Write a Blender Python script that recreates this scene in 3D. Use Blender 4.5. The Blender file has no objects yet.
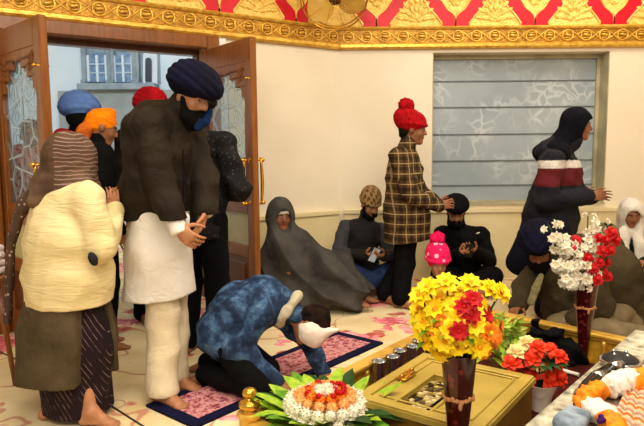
import bpy, math, random, time
import numpy as np
from mathutils import Vector, Matrix
T0 = time.time()
random.seed(7)
rng = np.random.RandomState(7)
SC = bpy.context.scene
COL = SC.collection
V = Vector
PI = math.pi

# ------------------------------------------------------------------ camera
CAM_H, FPX = 1.38, 600.0
PITCH, ROLL = math.atan(65.0 / 600.0), math.radians(0.55)
CAM_LOC = V((0, 0, CAM_H))
CAM_R = Matrix.Rotation(PI / 2 - PITCH, 3, 'X') @ Matrix.Rotation(-ROLL, 3, 'Z')
cam_d = bpy.data.cameras.new('camera')
cam_d.sensor_width = 36.0
cam_d.lens = FPX / 644.0 * 36.0
cam_d.clip_start = 0.05
cam = bpy.data.objects.new('camera', cam_d)
COL.objects.link(cam)
cam.matrix_world = Matrix.Translation(CAM_LOC) @ CAM_R.to_4x4()
SC.camera = cam

def ray(px, py):
    return CAM_R @ V(((px - 322.0) / FPX, -(py - 213.0) / FPX, -1.0))

def at(px, py, Y):
    """world point seen at a picture position, standing at world depth Y"""
    d = ray(px, py)
    return CAM_LOC + d * (Y / d.y)

def onz(px, py, z=0.0):
    """world point seen at a picture position lying on the level z"""
    d = ray(px, py)
    return CAM_LOC + d * ((z - CAM_H) / d.z)

# ------------------------------------------------------------------ tags
def tag(o, label=None, cat=None, group=None, kind=None):
    if label: o['label'] = label
    if cat: o['category'] = cat
    if group: o['group'] = group
    if kind: o['kind'] = kind
    return o

def empty(name, loc=(0, 0, 0), rz=0.0, parent=None):
    o = bpy.data.objects.new(name, None)
    o.empty_display_size = 0.05
    COL.objects.link(o)
    o.location = loc
    o.rotation_euler = (0, 0, rz)
    if parent: o.parent = parent
    return o

def copy_tree(o, parent=None):
    c = o.copy(); COL.objects.link(c)
    if parent: c.parent = parent
    for ch in list(o.children): copy_tree(ch, c)
    return c

# ------------------------------------------------------------------ materials
MATS = {}
def lin(c):
    return tuple(((x / 12.92) if x <= 0.04045 else ((x + 0.055) / 1.055) ** 2.4) for x in c[:3])

class NT:
    def __init__(s, name):
        s.m = bpy.data.materials.new(name); s.m.use_nodes = True
        s.t = s.m.node_tree; s.n = s.t.nodes; s.n.clear()
        s.out = s.n.new('ShaderNodeOutputMaterial')
        s.b = s.n.new('ShaderNodeBsdfPrincipled')
        s.t.links.new(s.b.outputs[0], s.out.inputs[0])
    def new(s, t, **kw):
        n = s.n.new(t)
        for k, v in kw.items():
            if k in n.inputs.keys(): n.inputs[k].default_value = v
            else: setattr(n, k, v)
        return n
    def link(s, a, b): s.t.links.new(a, b)
    def coord(s, which='Object', scale=(1, 1, 1), rot=(0, 0, 0), loc=(0, 0, 0)):
        c = s.new('ShaderNodeTexCoord'); mp = s.new('ShaderNodeMapping')
        mp.inputs['Scale'].default_value = scale; mp.inputs['Rotation'].default_value = rot
        mp.inputs['Location'].default_value = loc
        s.link(c.outputs[which], mp.inputs[0]); return mp.outputs[0]
    def noise(s, vec, scale, detail=3, rough=0.55):
        n = s.new('ShaderNodeTexNoise'); n.inputs['Scale'].default_value = scale
        n.inputs['Detail'].default_value = detail; n.inputs['Roughness'].default_value = rough
        s.link(vec, n.inputs['Vector']); return n.outputs['Fac']
    def voro(s, vec, scale, feature='F1', out='Distance'):
        n = s.new('ShaderNodeTexVoronoi'); n.feature = feature
        n.inputs['Scale'].default_value = scale; s.link(vec, n.inputs['Vector']); return n.outputs[out]
    def ramp(s, fac, stops, interp='LINEAR'):
        n = s.new('ShaderNodeValToRGB'); n.color_ramp.interpolation = interp
        e = n.color_ramp.elements
        while len(e) > len(stops): e.remove(e[-1])
        while len(e) < len(stops): e.new(0.5)
        for i, (p, c) in enumerate(stops):
            e[i].position = p; e[i].color = (*(lin(c)), 1)
        s.link(fac, n.inputs[0]); return n.outputs['Color']
    def mixc(s, fac, a, b, mode='MIX'):
        n = s.new('ShaderNodeMix', data_type='RGBA', blend_type=mode)
        for sock, v in ((n.inputs[0], fac), (n.inputs[6], a), (n.inputs[7], b)):
            if hasattr(v, 'links'): s.link(v, sock)
            elif isinstance(v, (int, float)): sock.default_value = v
            else: sock.default_value = (*lin(v), 1)
        return n.outputs[2]
    def math(s, op, a, b=None, c=None):
        n = s.new('ShaderNodeMath', operation=op)
        for i, v in enumerate((a, b, c)):
            if v is None: continue
            if hasattr(v, 'links'): s.link(v, n.inputs[i])
            else: n.inputs[i].default_value = v
        return n.outputs[0]
    def sep(s, vec):
        n = s.new('ShaderNodeSeparateXYZ'); s.link(vec, n.inputs[0]); return n.outputs
    def bump(s, h, strength=0.3, dist=0.01):
        n = s.new('ShaderNodeBump'); n.inputs['Strength'].default_value = strength
        n.inputs['Distance'].default_value = dist
        s.link(h, n.inputs['Height']); s.link(n.outputs[0], s.b.inputs['Normal'])
    def wrinkle(s, v, scale=7.0, strength=0.55, dist=0.03):
        n = s.new('ShaderNodeTexNoise'); n.inputs['Scale'].default_value = scale; n.inputs['Detail'].default_value = 4
        n.inputs['Roughness'].default_value = .5; n.inputs['Distortion'].default_value = 1.2; s.link(v, n.inputs['Vector'])
        r = s.math('ABSOLUTE', s.math('SUBTRACT', n.outputs['Fac'], .5))
        b2 = s.new('ShaderNodeBump'); b2.inputs['Strength'].default_value = strength; b2.inputs['Distance'].default_value = dist
        b2.invert = True; s.link(r, b2.inputs['Height'])
        old = s.b.inputs['Normal'].links
        if old: s.link(old[0].from_socket, b2.inputs['Normal'])
        s.link(b2.outputs[0], s.b.inputs['Normal'])
    def base(s, c):
        if hasattr(c, 'links'): s.link(c, s.b.inputs['Base Color'])
        else: s.b.inputs['Base Color'].default_value = (*lin(c), 1)
    def set(s, rough=0.7, metal=0.0, spec=0.4, **kw):
        s.b.inputs['Roughness'].default_value = rough; s.b.inputs['Metallic'].default_value = metal
        s.b.inputs['Specular IOR Level'].default_value = spec
        for k, v in kw.items(): s.b.inputs[k].default_value = v
        return s.m

def mat(name, c, c2=None, rough=0.75, metal=0.0, scale=12.0, bump=0.25, bscale=60.0, bdist=0.004, spec=0.35, stretch=(1, 1, 1), wr=0.0, **kw):
    """plain surface with a soft two-tone noise and a fine bump"""
    if name in MATS: return MATS[name]
    t = NT(name)
    v = t.coord('Object', stretch)
    c2 = c2 or tuple(x * 0.82 for x in c)
    t.base(t.ramp(t.noise(v, scale), [(0.35, c2), (0.65, c)]))
    if bump: t.bump(t.noise(v, bscale, 4), bump, bdist)
    if wr: t.wrinkle(v, 7.0, wr)
    MATS[name] = t.set(rough, metal, spec, **kw)
    return MATS[name]

def mat_attr(name, rough=0.8, bscale=120.0, bump=0.3, bdist=0.003, spec=0.3, sss=0.0, wr=0.0):
    """colour comes from the mesh's own Col attribute, mottled by noise"""
    if name in MATS: return MATS[name]
    t = NT(name)
    a = t.new('ShaderNodeAttribute', attribute_name='Col')
    v = t.coord('Object')
    f = t.ramp(t.noise(v, 25.0), [(0.3, (0.86, 0.86, 0.86)), (0.7, (1, 1, 1))])
    t.base(t.mixc(1.0, a.outputs['Color'], f, 'MULTIPLY'))
    t.bump(t.noise(v, bscale, 3), bump, bdist)
    if wr: t.wrinkle(v, 7.0, wr)
    MATS[name] = t.set(rough, 0, spec)
    if sss:
        t.b.inputs['Subsurface Weight'].default_value = sss
        t.b.inputs['Subsurface Radius'].default_value = (0.01, 0.004, 0.002)
        t.b.inputs['Subsurface Scale'].default_value = 0.5
    return MATS[name]

# ------------------------------------------------------------------ mesh builder
def ortho(d):
    d = V(d).normalized()
    a = V((0, 0, 1)) if abs(d.z) < 0.9 else V((1, 0, 0))
    u = d.cross(a).normalized()
    return u, d.cross(u).normalized(), d

class MB:
    def __init__(s): s.v = []; s.f = []; s.mi = []; s.cur = 0
    def _add(s, vs, fs):
        o = len(s.v); s.v.extend([tuple(p) for p in vs])
        s.f.extend([tuple(i + o for i in f) for f in fs]); s.mi.extend([s.cur] * len(fs))
    def box(s, c, size, M=None, bev=0.0):
        """c centre, size full lengths, M 3x3 rotation; chamfered when bev > 0"""
        hx, hy, hz = [x / 2 for x in size]; c = V(c)
        M = M or Matrix.Identity(3)
        b = min(bev, hx * .9, hy * .9, hz * .9)
        if b <= 0:
            vs = [c + M @ V((x, y, z)) for x in (-hx, hx) for y in (-hy, hy) for z in (-hz, hz)]
            s._add(vs, [(0, 1, 3, 2), (4, 6, 7, 5), (0, 4, 5, 1), (2, 3, 7, 6), (0, 2, 6, 4), (1, 5, 7, 3)]); return
        vs = []; idx = {}
        for sx in (-1, 1):
            for sy in (-1, 1):
                for sz in (-1, 1):
                    for ax in range(3):
                        p = [sx * (hx - b), sy * (hy - b), sz * (hz - b)]
                        p[ax] += (sx, sy, sz)[ax] * b
                        idx[(sx, sy, sz, ax)] = len(vs); vs.append(c + M @ V(p))
        fs = []
        g = lambda *k: idx[k]
        for q in (-1, 1):
            fs.append((g(q, -1, -1, 0), g(q, 1, -1, 0), g(q, 1, 1, 0), g(q, -1, 1, 0))[::q])
            fs.append((g(-1, q, -1, 1), g(-1, q, 1, 1), g(1, q, 1, 1), g(1, q, -1, 1))[::q])
            fs.append((g(-1, -1, q, 2), g(1, -1, q, 2), g(1, 1, q, 2), g(-1, 1, q, 2))[::q])
            for r in (-1, 1):
                fs.append((g(q, r, -1, 0), g(q, r, 1, 0), g(q, r, 1, 1), g(q, r, -1, 1))[::-q * r])
                fs.append((g(q, -1, r, 0), g(q, -1, r, 2), g(q, 1, r, 2), g(q, 1, r, 0))[::-q * r])
                fs.append((g(-1, q, r, 1), g(1, q, r, 1), g(1, q, r, 2), g(-1, q, r, 2))[::-q * r])
                for w in (-1, 1):
                    fs.append((g(q, r, w, 0), g(q, r, w, 1), g(q, r, w, 2))[::q * r * w])
        s._add(vs, fs)
    def tube(s, pts, rad, n=8, cap=True, flat=1.0, up=None):
        pts = [V(p) for p in pts]; m = len(pts)
        rad = rad if isinstance(rad, (list, tuple)) else [rad] * m
        vs = []; fs = []
        u = None
        for i in range(m):
            d = (pts[min(i + 1, m - 1)] - pts[max(i - 1, 0)])
            if d.length < 1e-9: d = V((0, 0, 1))
            d.normalize()
            if u is None:
                u = V(up) if up is not None else ortho(d)[0]
            u = (u - d * u.dot(d))
            if u.length < 1e-6: u = ortho(d)[0]
            u.normalize(); w = d.cross(u)
            for k in range(n):
                a = 2 * PI * k / n
                vs.append(pts[i] + u * (math.cos(a) * rad[i]) + w * (math.sin(a) * rad[i] * flat))
        for i in range(m - 1):
            for k in range(n):
                fs.append((i * n + k, i * n + (k + 1) % n, (i + 1) * n + (k + 1) % n, (i + 1) * n + k))
        if cap:
            fs.append(tuple(range(n))[::-1]); fs.append(tuple((m - 1) * n + k for k in range(n)))
        s._add(vs, fs)
    def lathe(s, prof, c=(0, 0, 0), n=24, M=None, cap=True):
        """prof: list of (r, z)"""
        c = V(c); M = M or Matrix.Identity(3); vs = []; fs = []
        for r, z in prof:
            for k in range(n):
                a = 2 * PI * k / n
                vs.append(c + M @ V((r * math.cos(a), r * math.sin(a), z)))
        m = len(prof)
        for i in range(m - 1):
            for k in range(n):
                fs.append((i * n + k, i * n + (k + 1) % n, (i + 1) * n + (k + 1) % n, (i + 1) * n + k))
        if cap:
            fs.append(tuple(range(n))[::-1]); fs.append(tuple((m - 1) * n + k for k in range(n)))
        s._add(vs, fs)
    def ball(s, c, r, M=None, n=12, m=8):
        r = r if isinstance(r, (list, tuple)) else (r, r, r)
        c = V(c); M = M or Matrix.Identity(3); vs = [c + M @ V((0, 0, -r[2]))]; fs = []
        for i in range(1, m):
            ph = -PI / 2 + PI * i / m
            for k in range(n):
                a = 2 * PI * k / n
                vs.append(c + M @ V((r[0] * math.cos(ph) * math.cos(a), r[1] * math.cos(ph) * math.sin(a), r[2] * math.sin(ph))))
        vs.append(c + M @ V((0, 0, r[2])))
        for k in range(n): fs.append((0, 1 + (k + 1) % n, 1 + k))
        for i in range(m - 2):
            for k in range(n):
                a = 1 + i * n; fs.append((a + k, a + (k + 1) % n, a + n + (k + 1) % n, a + n + k))
        t = len(vs) - 1; a = 1 + (m - 2) * n
        for k in range(n): fs.append((a + k, a + (k + 1) % n, t))
        s._add(vs, fs)
    def torus(s, c, R, r, M=None, n=24, m=8):
        c = V(c); M = M or Matrix.Identity(3)
        pts = [c + M @ V((R * math.cos(2 * PI * k / n), R * math.sin(2 * PI * k / n), 0)) for k in range(n)]
        vs = []; fs = []
        ax = M @ V((0, 0, 1))
        for k, p in enumerate(pts):
            rd = (p - c).normalized()
            for j in range(m):
                a = 2 * PI * j / m
                vs.append(p + rd * (r * math.cos(a)) + ax * (r * math.sin(a)))
        for k in range(n):
            for j in range(m):
                fs.append((k * m + j, ((k + 1) % n) * m + j, ((k + 1) % n) * m + (j + 1) % m, k * m + (j + 1) % m))
        s._add(vs, fs)
    def prism(s, poly, z0, z1, fn):
        """poly 2D outline (u, v) extruded w from z0 to z1; fn(u, v, w) -> world"""
        n = len(poly)
        vs = [fn(u, v, z0) for u, v in poly] + [fn(u, v, z1) for u, v in poly]
        fs = [tuple(range(n))[::-1], tuple(range(n, 2 * n))]
        for k in range(n): fs.append((k, (k + 1) % n, n + (k + 1) % n, n + k))
        s._add(vs, fs)
    def grid(s, fn, nu, nv):
        vs = [fn(i / nu, j / nv) for i in range(nu + 1) for j in range(nv + 1)]
        fs = [(i * (nv + 1) + j, (i + 1) * (nv + 1) + j, (i + 1) * (nv + 1) + j + 1, i * (nv + 1) + j + 1) for i in range(nu) for j in range(nv)]
        s._add(vs, fs)
    def mesh(s, name, mats, smooth=False, inv=None):
        me = bpy.data.meshes.new(name)
        vs = s.v if inv is None else [tuple(inv @ V(p)) for p in s.v]
        me.from_pydata(vs, [], s.f)
        for m in (mats if isinstance(mats, (list, tuple)) else [mats]): me.materials.append(m)
        if any(s.mi): me.polygons.foreach_set('material_index', s.mi)
        me.update()
        if smooth is True:
            me.polygons.foreach_set('use_smooth', [True] * len(me.polygons))
        elif smooth:
            me.polygons.foreach_set('use_smooth', [True] * len(me.polygons))
            me.set_sharp_from_angle(angle=math.radians(smooth))
        return me
    def build(s, name, mats, parent=None, smooth=40, world=True):
        """world: vertices given in world space, re-expressed in the parent's frame"""
        inv = parent_inv(parent) if (parent is not None and world) else None
        o = bpy.data.objects.new(name, s.mesh(name, mats, smooth, inv))
        COL.objects.link(o)
        if parent is not None: o.parent = parent
        return o

def world_of(o):
    M = Matrix.LocRotScale(o.location, o.rotation_euler, o.scale)
    return (world_of(o.parent) @ M) if o.parent else M
def parent_inv(p):
    return world_of(p).inverted()
def frame(x, y=None, z=None):
    """3x3 whose columns are the given axes"""
    return Matrix((x, y, z)).transposed()
def rotz(a): return Matrix.Rotation(a, 3, 'Z')
# ------------------------------------------------------------------ blended volumes -> one continuous mesh
def A(p): return np.array(tuple(p), float)
def nrm(a):
    a = A(a); return a / (np.linalg.norm(a) + 1e-12)

class Vol:
    """a list of shapes blended into one smooth solid"""
    def __init__(s): s.p = []; s.disp = []; s.cuts = []
    def cone(s, a, b, ra, rb, k=0.02, flat=None, op=1):
        """tapered limb from a to b; flat=(axis, factor) squeezes the section along axis"""
        a, b = A(a), A(b)
        if flat is not None: flat = (nrm(flat[0]), flat[1])
        s.p.append(('c', a, b, ra, rb, k, flat, op)); return s
    def ell(s, c, r, k=0.02, R=None, op=1):
        """R rows are the ellipsoid's own axes"""
        s.p.append(('e', A(c), np.array(r, float), np.array(R, float) if R is not None else np.eye(3), k, op)); return s
    def box(s, c, h, rad=0.01, k=0.01, R=None, op=1):
        s.p.append(('b', A(c), np.array(h, float), np.array(R, float) if R is not None else np.eye(3), rad, k, op)); return s
    def chain(s, pts, rads, k=0.02, flat=None):
        for i in range(len(pts) - 1): s.cone(pts[i], pts[i + 1], rads[i], rads[i + 1], k, flat)
        return s
    def cut(s, n, p):
        """remove everything on the side n points to"""
        s.cuts.append((nrm(n), A(p))); return s
    def fold(s, f): s.disp.append(f); return s
    @staticmethod
    def d1(q, P):
        if q[0] == 'c':
            _, a, b, ra, rb, k, flat, op = q
            pa = P - a; ba = b - a
            if flat is not None:
                n, fs = flat
                pa = pa + (pa @ n)[..., None] * n * (fs - 1)
                ba = ba + (ba @ n) * n * (fs - 1)
            h = np.clip((pa @ ba) / (ba @ ba + 1e-12), 0, 1)
            return np.linalg.norm(pa - h[..., None] * ba, axis=-1) - (ra + (rb - ra) * h)
        if q[0] == 'e':
            _, c, r, R, k, op = q
            x = (P - c) @ R.T
            k0 = np.linalg.norm(x / r, axis=-1); k1 = np.linalg.norm(x / (r * r), axis=-1) + 1e-9
            return k0 * (k0 - 1) / k1
        _, c, h, R, rad, k, op = q
        x = np.abs((P - c) @ R.T) - (h - rad)
        return np.linalg.norm(np.maximum(x, 0), axis=-1) + np.minimum(x.max(axis=-1), 0) - rad
    @staticmethod
    def kk(q): return (q[5], q[7]) if q[0] == 'c' else ((q[4], q[5]) if q[0] == 'e' else (q[5], q[6]))
    @staticmethod
    def comb(D, d, k, op):
        k = max(k, 1e-4)
        if op > 0:
            h = np.maximum(k - np.abs(D - d), 0) / k
            return np.minimum(D, d) - h * h * k * 0.25
        h = np.maximum(k - np.abs(D + d), 0) / k
        return np.maximum(D, -d) + h * h * k * 0.25
    def bounds(s):
        lo = np.full(3, 1e9); hi = -lo
        for q in s.p:
            if s.kk(q)[1] < 0: continue
            if q[0] == 'c':
                m = max(q[3], q[4]); lo = np.minimum(lo, np.minimum(q[1], q[2]) - m); hi = np.maximum(hi, np.maximum(q[1], q[2]) + m)
            else:
                R = q[3]; e = np.abs(R.T) @ np.array(q[2]); lo = np.minimum(lo, q[1] - e); hi = np.maximum(hi, q[1] + e)
        return lo - 0.03, hi + 0.03
    def polygonize(s, h):
        lo, hi = s.bounds()
        for n, p in s.cuts:      # axis aligned cuts shrink the box
            for ax in range(3):
                if n[ax] > 0.999: hi[ax] = min(hi[ax], p[ax] + 3 * h)
                if n[ax] < -0.999: lo[ax] = max(lo[ax], p[ax] - 3 * h)
        H = 4 * h
        nc = np.maximum(np.ceil((hi - lo) / H).astype(int) + 1, 2)
        g = [lo[i] + H * (np.arange(nc[i]) + 0.0) for i in range(3)]
        C = np.stack(np.meshgrid(*g, indexing='ij'), -1).reshape(-1, 3) + 1.5 * h
        D = np.full(len(C), 1e3); each = np.empty((len(s.p), len(C)), np.float32)
        for i, q in enumerate(s.p):
            d = s.d1(q, C); each[i] = d; k, op = s.kk(q); D = s.comb(D, d, k, op)
        for n, p in s.cuts: D = np.maximum(D, (C - p) @ n)
        marg = 1.9 * H
        near = np.nonzero(np.abs(D) < marg)[0]
        off = np.stack(np.meshgrid(*[np.arange(4)] * 3, indexing='ij'), -1).reshape(-1, 3) * h - 1.5 * h
        P = C[near][:, None, :] + off[None]
        Dn = np.full(P.shape[:2], 1e3)
        dm = D[near]
        for i, q in enumerate(s.p):
            k, op = s.kk(q)
            e = each[i][near]
            m = (e < np.maximum(dm, 0) + k + 2.2 * H) if op > 0 else (e < k + 2.2 * H)
            if m.any(): Dn[m] = s.comb(Dn[m], s.d1(q, P[m]), k, op)
        for f in s.disp: Dn = Dn - f(P)
        for n, p in s.cuts: Dn = np.maximum(Dn, (P - p) @ n)
        full = np.repeat(np.repeat(np.repeat(D.reshape(nc), 4, 0), 4, 1), 4, 2).astype(np.float32)
        ix = np.stack(np.unravel_index(near, nc), -1)[:, None, :] * 4 + np.stack(np.meshgrid(*[np.arange(4)] * 3, indexing='ij'), -1).reshape(-1, 3)[None]
        full[ix[..., 0], ix[..., 1], ix[..., 2]] = Dn
        full[0], full[-1] = 1, 1; full[:, 0], full[:, -1] = 1, 1; full[:, :, 0], full[:, :, -1] = 1, 1
        S = full < 0
        cnt = np.zeros(tuple(x - 1 for x in full.shape), np.int8)
        for a in (0, 1):
            for b in (0, 1):
                for c in (0, 1):
                    cnt += S[a:S.shape[0] - 1 + a, b:S.shape[1] - 1 + b, c:S.shape[2] - 1 + c]
        act = np.nonzero((cnt > 0) & (cnt < 8))
        idx = np.full(cnt.shape, -1, np.int32); n = len(act[0]); idx[act] = np.arange(n)
        base = np.stack(act, -1)
        acc = np.zeros((n, 3)); w = np.zeros(n)
        cor = [(a, b, c) for a in (0, 1) for b in (0, 1) for c in (0, 1)]
        val = {c: full[base[:, 0] + c[0], base[:, 1] + c[1], base[:, 2] + c[2]] for c in cor}
        for c in cor:
            for ax in range(3):
                if c[ax]: continue
                e = list(c); e[ax] = 1; e = tuple(e)
                va, vb = val[c], val[e]; m = (va < 0) != (vb < 0)
                t = np.where(m, va / np.where(m, va - vb, 1), 0)
                pt = np.tile(np.array(c, float), (n, 1)); pt[:, ax] += t
                acc += pt * m[:, None]; w += m
        pos = (base + acc / w[:, None]) * h + lo
        quads = []
        for ax in range(3):
            a1, a2 = (ax + 1) % 3, (ax + 2) % 3
            sl0 = [slice(1, -1)] * 3; sl1 = [slice(1, -1)] * 3
            sl0[ax] = slice(0, -1); sl1[ax] = slice(1, None)
            s0, s1 = S[tuple(sl0)], S[tuple(sl1)]
            for flip in (0, 1):
                e = np.stack(np.nonzero((s0 & ~s1) if not flip else (~s0 & s1)), -1)
                if not len(e): continue
                o = np.ones(3, int); o[ax] = 0; e = e + o
                q = []
                for da, db in ((-1, -1), (0, -1), (0, 0), (-1, 0)):
                    cc = e.copy(); cc[:, a1] += da; cc[:, a2] += db
                    q.append(idx[cc[:, 0], cc[:, 1], cc[:, 2]])
                q = np.stack(q, -1); quads.append(q[:, ::-1] if flip else q)
        return pos, np.concatenate(quads) if quads else np.zeros((0, 4), int)

def vol_obj(name, vol, h, m, parent=None, color=None, relax=1, smooth=True):
    pos, Q = vol.polygonize(h)
    wp = pos.copy()
    for _ in range(relax):      # light smoothing of the surface net
        acc = np.zeros_like(pos); w = np.zeros(len(pos))
        for i in range(4):
            np.add.at(acc, Q[:, i], pos[Q[:, (i + 1) % 4]]); np.add.at(w, Q[:, i], 1)
            np.add.at(acc, Q[:, (i + 1) % 4], pos[Q[:, i]]); np.add.at(w, Q[:, (i + 1) % 4], 1)
        pos = 0.5 * pos + 0.5 * acc / np.maximum(w, 1)[:, None]
    col = color(wp) if color is not None else None
    if parent is not None:
        Mi = np.array(parent_inv(parent)); pos = pos @ Mi[:3, :3].T + Mi[:3, 3]
    me = bpy.data.meshes.new(name)
    me.vertices.add(len(pos)); me.vertices.foreach_set('co', pos.astype(np.float32).ravel())
    me.loops.add(Q.size); me.loops.foreach_set('vertex_index', Q.astype(np.int32).ravel())
    me.polygons.add(len(Q)); me.polygons.foreach_set('loop_start', np.arange(0, Q.size, 4, dtype=np.int32))
    me.update(calc_edges=True)
    me.polygons.foreach_set('use_smooth', np.ones(len(Q), bool))
    me.materials.append(m)
    if col is not None:
        ca = me.color_attributes.new('Col', 'FLOAT_COLOR', 'POINT')
        c4 = np.ones((len(pos), 4), np.float32)
        c = np.clip(col, 0, 1); c4[:, :3] = np.where(c <= 0.04045, c / 12.92, ((c + 0.055) / 1.055) ** 2.4)
        ca.data.foreach_set('color', c4.ravel())
    me.validate(); me.update()
    o = bpy.data.objects.new(name, me); COL.objects.link(o)
    if parent is not None: o.parent = parent
    return o

def folds(amp, freq, seed=0, stretch=(1, 1, 1)):
    """cloth creases: warped ridges of several directions"""
    r = np.random.RandomState(seed); ks = []
    for i in range(6):
        d = r.randn(3) * np.array(stretch); d /= np.linalg.norm(d) + 1e-9
        e = r.randn(3); e /= np.linalg.norm(e)
        ks.append((d * freq * (0.5 + 0.7 * r.rand()), e * freq * .45, r.rand() * 6.28, 0.5 + r.rand()))
    tot = sum(k[3] for k in ks)
    def f(P):
        q = 0
        for k, e, ph, w in ks: q = q + w * (1 - 2 * np.abs(np.sin(.5 * (P @ k) + ph + .9 * np.sin(P @ e + ph * 2))))
        return amp * 2.6 * (q / tot + .27)
    return f
def wraps(c, axis, amp, freq, side=None, chev=0.0):
    """ridges of wound cloth about an axis; chev bends them into a V at the front"""
    c, axis = A(c), nrm(axis)
    def f(P):
        x = P - c; t = x @ axis
        if side is not None: t = t + chev * np.abs(x @ nrm(side))
        return amp * (np.abs(np.sin(t * freq)) - 0.6)
    return f
# ------------------------------------------------------------------ setting
def struct(o): o['kind'] = 'structure'; return o

CX, CY = 0.19, 6.26                                   # the corner of the two walls
LD = V((-0.83, -0.558, 0)).normalized()               # along the door wall, away from the corner
LN = V((-LD.y, LD.x, 0)); LN = LN if LN.y < 0 else -LN   # into the room
BD, BN = V((1, 0, 0)), V((0, -1, 0))
C0 = V((CX, CY, 0))
def LW(t, w, z): return C0 + LD * t + LN * w + V((0, 0, z))      # door wall: t along, w out into the room
def BW(t, w, z): return C0 + BD * t + BN * w + V((0, 0, z))
LM = frame(LD, LN, V((0, 0, 1))); 
if LM.determinant() < 0: LM = frame(-LD, LN, V((0, 0, 1)))
BM = frame(BD, -BN, V((0, 0, 1)))

# --- materials
def gold_mat(name, c, c2, scale, bump, dist=0.01, rough=0.32, metal=0.75):
    t = NT(name); v = t.coord('Object')
    n = t.noise(v, scale, 4)
    t.base(t.ramp(n, [(0.3, c2), (0.6, c)]))
    t.bump(t.math('ADD', t.voro(v, scale * 2.2), t.math('MULTIPLY', n, 0.6)), bump, dist)
    return t.set(rough, metal, 0.5)
M_gold = gold_mat('gold_moulding', (0.94, 0.76, 0.32), (0.76, 0.54, 0.14), 20, 0.25, 0.006, 0.36, 0.5)
M_golddark = gold_mat('old_gold', (0.74, 0.54, 0.16), (0.52, 0.34, 0.08), 22, 0.4, 0.008, 0.4, 0.5)
M_leafgold = gold_mat('gold_leaf_panel', (0.98, 0.85, 0.46), (0.90, 0.70, 0.26), 26, 0.6, 0.012, 0.42, 0.15)
M_palegold = mat('pale_gold_edge', (0.98, 0.86, 0.50), (0.90, 0.72, 0.32), rough=0.4, metal=0.3, bump=0.1)
M_red = mat('crimson_enamel', (0.88, 0.06, 0.16), (0.78, 0.03, 0.12), rough=0.45, scale=6, bump=0.05)
M_wall = mat('cream_plaster', (0.92, 0.87, 0.775), (0.89, 0.84, 0.735), rough=0.55, scale=1.5, bump=0.06, bscale=18)
M_dado = mat('cream_dado', (0.90, 0.84, 0.66), (0.87, 0.80, 0.60), rough=0.45, scale=2.5, bump=0.05)
M_white = mat('white_plaster', (0.90, 0.91, 0.90), (0.86, 0.88, 0.88), rough=0.7, scale=2, bump=0.05)
def wood_mat(name, c, c2, stretch=(9, 9, 1.2)):
    t = NT(name); v = t.coord('Object', stretch)
    n = t.noise(v, 4.0, 5, 0.6)
    t.base(t.ramp(n, [(0.3, c2), (0.7, c)])); t.bump(n, 0.12, 0.004)
    return t.set(0.28, 0, 0.5)
M_wood = wood_mat('varnished_teak', (0.57, 0.34, 0.13), (0.43, 0.235, 0.075))
M_wooddark = wood_mat('dark_teak', (0.40, 0.20, 0.08), (0.28, 0.13, 0.05))
M_brass = mat('brass', (0.90, 0.70, 0.28), (0.80, 0.58, 0.20), rough=0.22, metal=0.9, bump=0.05)
M_steel = mat('polished_steel', (0.82, 0.82, 0.82), rough=0.18, metal=0.95, bump=0.03)

# --- floor: cream carpet scattered with pink and red flowers on tan stems
def carpet_mat():
    t = NT('floral_carpet'); v = t.coord('Object', loc=(.35, .2, 0))
    def warped(freq, amt, seed):
        n = t.new('ShaderNodeTexNoise'); n.inputs['Scale'].default_value = freq; n.inputs['Detail'].default_value = 2
        mp = t.coord('Object', loc=(seed, seed * 1.7, 0)); t.link(mp, n.inputs['Vector'])
        sb = t.new('ShaderNodeVectorMath', operation='SUBTRACT'); t.link(n.outputs['Color'], sb.inputs[0]); sb.inputs[1].default_value = (.5, .5, .5)
        ad = t.new('ShaderNodeVectorMath', operation='MULTIPLY_ADD'); ad.inputs[1].default_value = (amt, amt, 0)
        t.link(sb.outputs[0], ad.inputs[0]); t.link(v, ad.inputs[2]); return ad.outputs[0]
    w1, w2 = warped(6, .35, 3.1), warped(2.2, .9, 7.7)
    base = t.ramp(t.noise(v, 2.2, 3), [(0.3, (0.84, 0.74, 0.53)), (0.7, (0.93, 0.87, 0.71))])
    n1 = t.noise(w2, 1.6, 1)                                       # thin winding stems
    st = t.ramp(t.math('ABSOLUTE', t.math('SUBTRACT', n1, .5)), [(0.0, (1, 1, 1)), (0.007, (1, 1, 1)), (.013, (0, 0, 0))])
    c1 = t.mixc(t.math('MULTIPLY', st, .75), base, (0.74, 0.45, 0.38))
    lf = t.voro(warped(9, .20, 1.3), 3.6)                          # leaves, red brown
    gate = t.ramp(t.noise(v, 1.9, 1), [(.40, (0, 0, 0)), (.43, (1, 1, 1))])
    lm = t.math('MULTIPLY', t.ramp(lf, [(0.20, (1, 1, 1)), (0.27, (0, 0, 0))]), gate)
    c2 = t.mixc(lm, c1, t.ramp(t.noise(v, 14), [(.3, (0.62, 0.24, 0.19)), (.7, (0.84, 0.48, 0.42))]))
    f1 = t.voro(w1, 1.7); pet = t.voro(w1, 11.0)                  # big peonies
    m1 = t.math('ADD', f1, t.math('MULTIPLY', pet, 0.30))
    mk = t.ramp(m1, [(0.45, (1, 1, 1)), (0.49, (0, 0, 0))])
    fl = t.ramp(t.math('ADD', pet, t.math('MULTIPLY', t.noise(v, 9), .4)), [(0.25, (0.96, 0.76, 0.74)), (0.55, (0.92, 0.55, 0.60)), (0.85, (0.78, 0.33, 0.38))])
    t.base(t.mixc(mk, c2, fl)); t.bump(t.noise(v, 220, 2), 0.35, 0.004)
    return t.set(0.85, 0, 0.2)
M_carpet = carpet_mat()
b = MB(); b.box((1.0, 4.5, -0.03), (14, 22, 0.06)); struct(b.build('floor', M_carpet, smooth=False))
b = MB()
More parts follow.
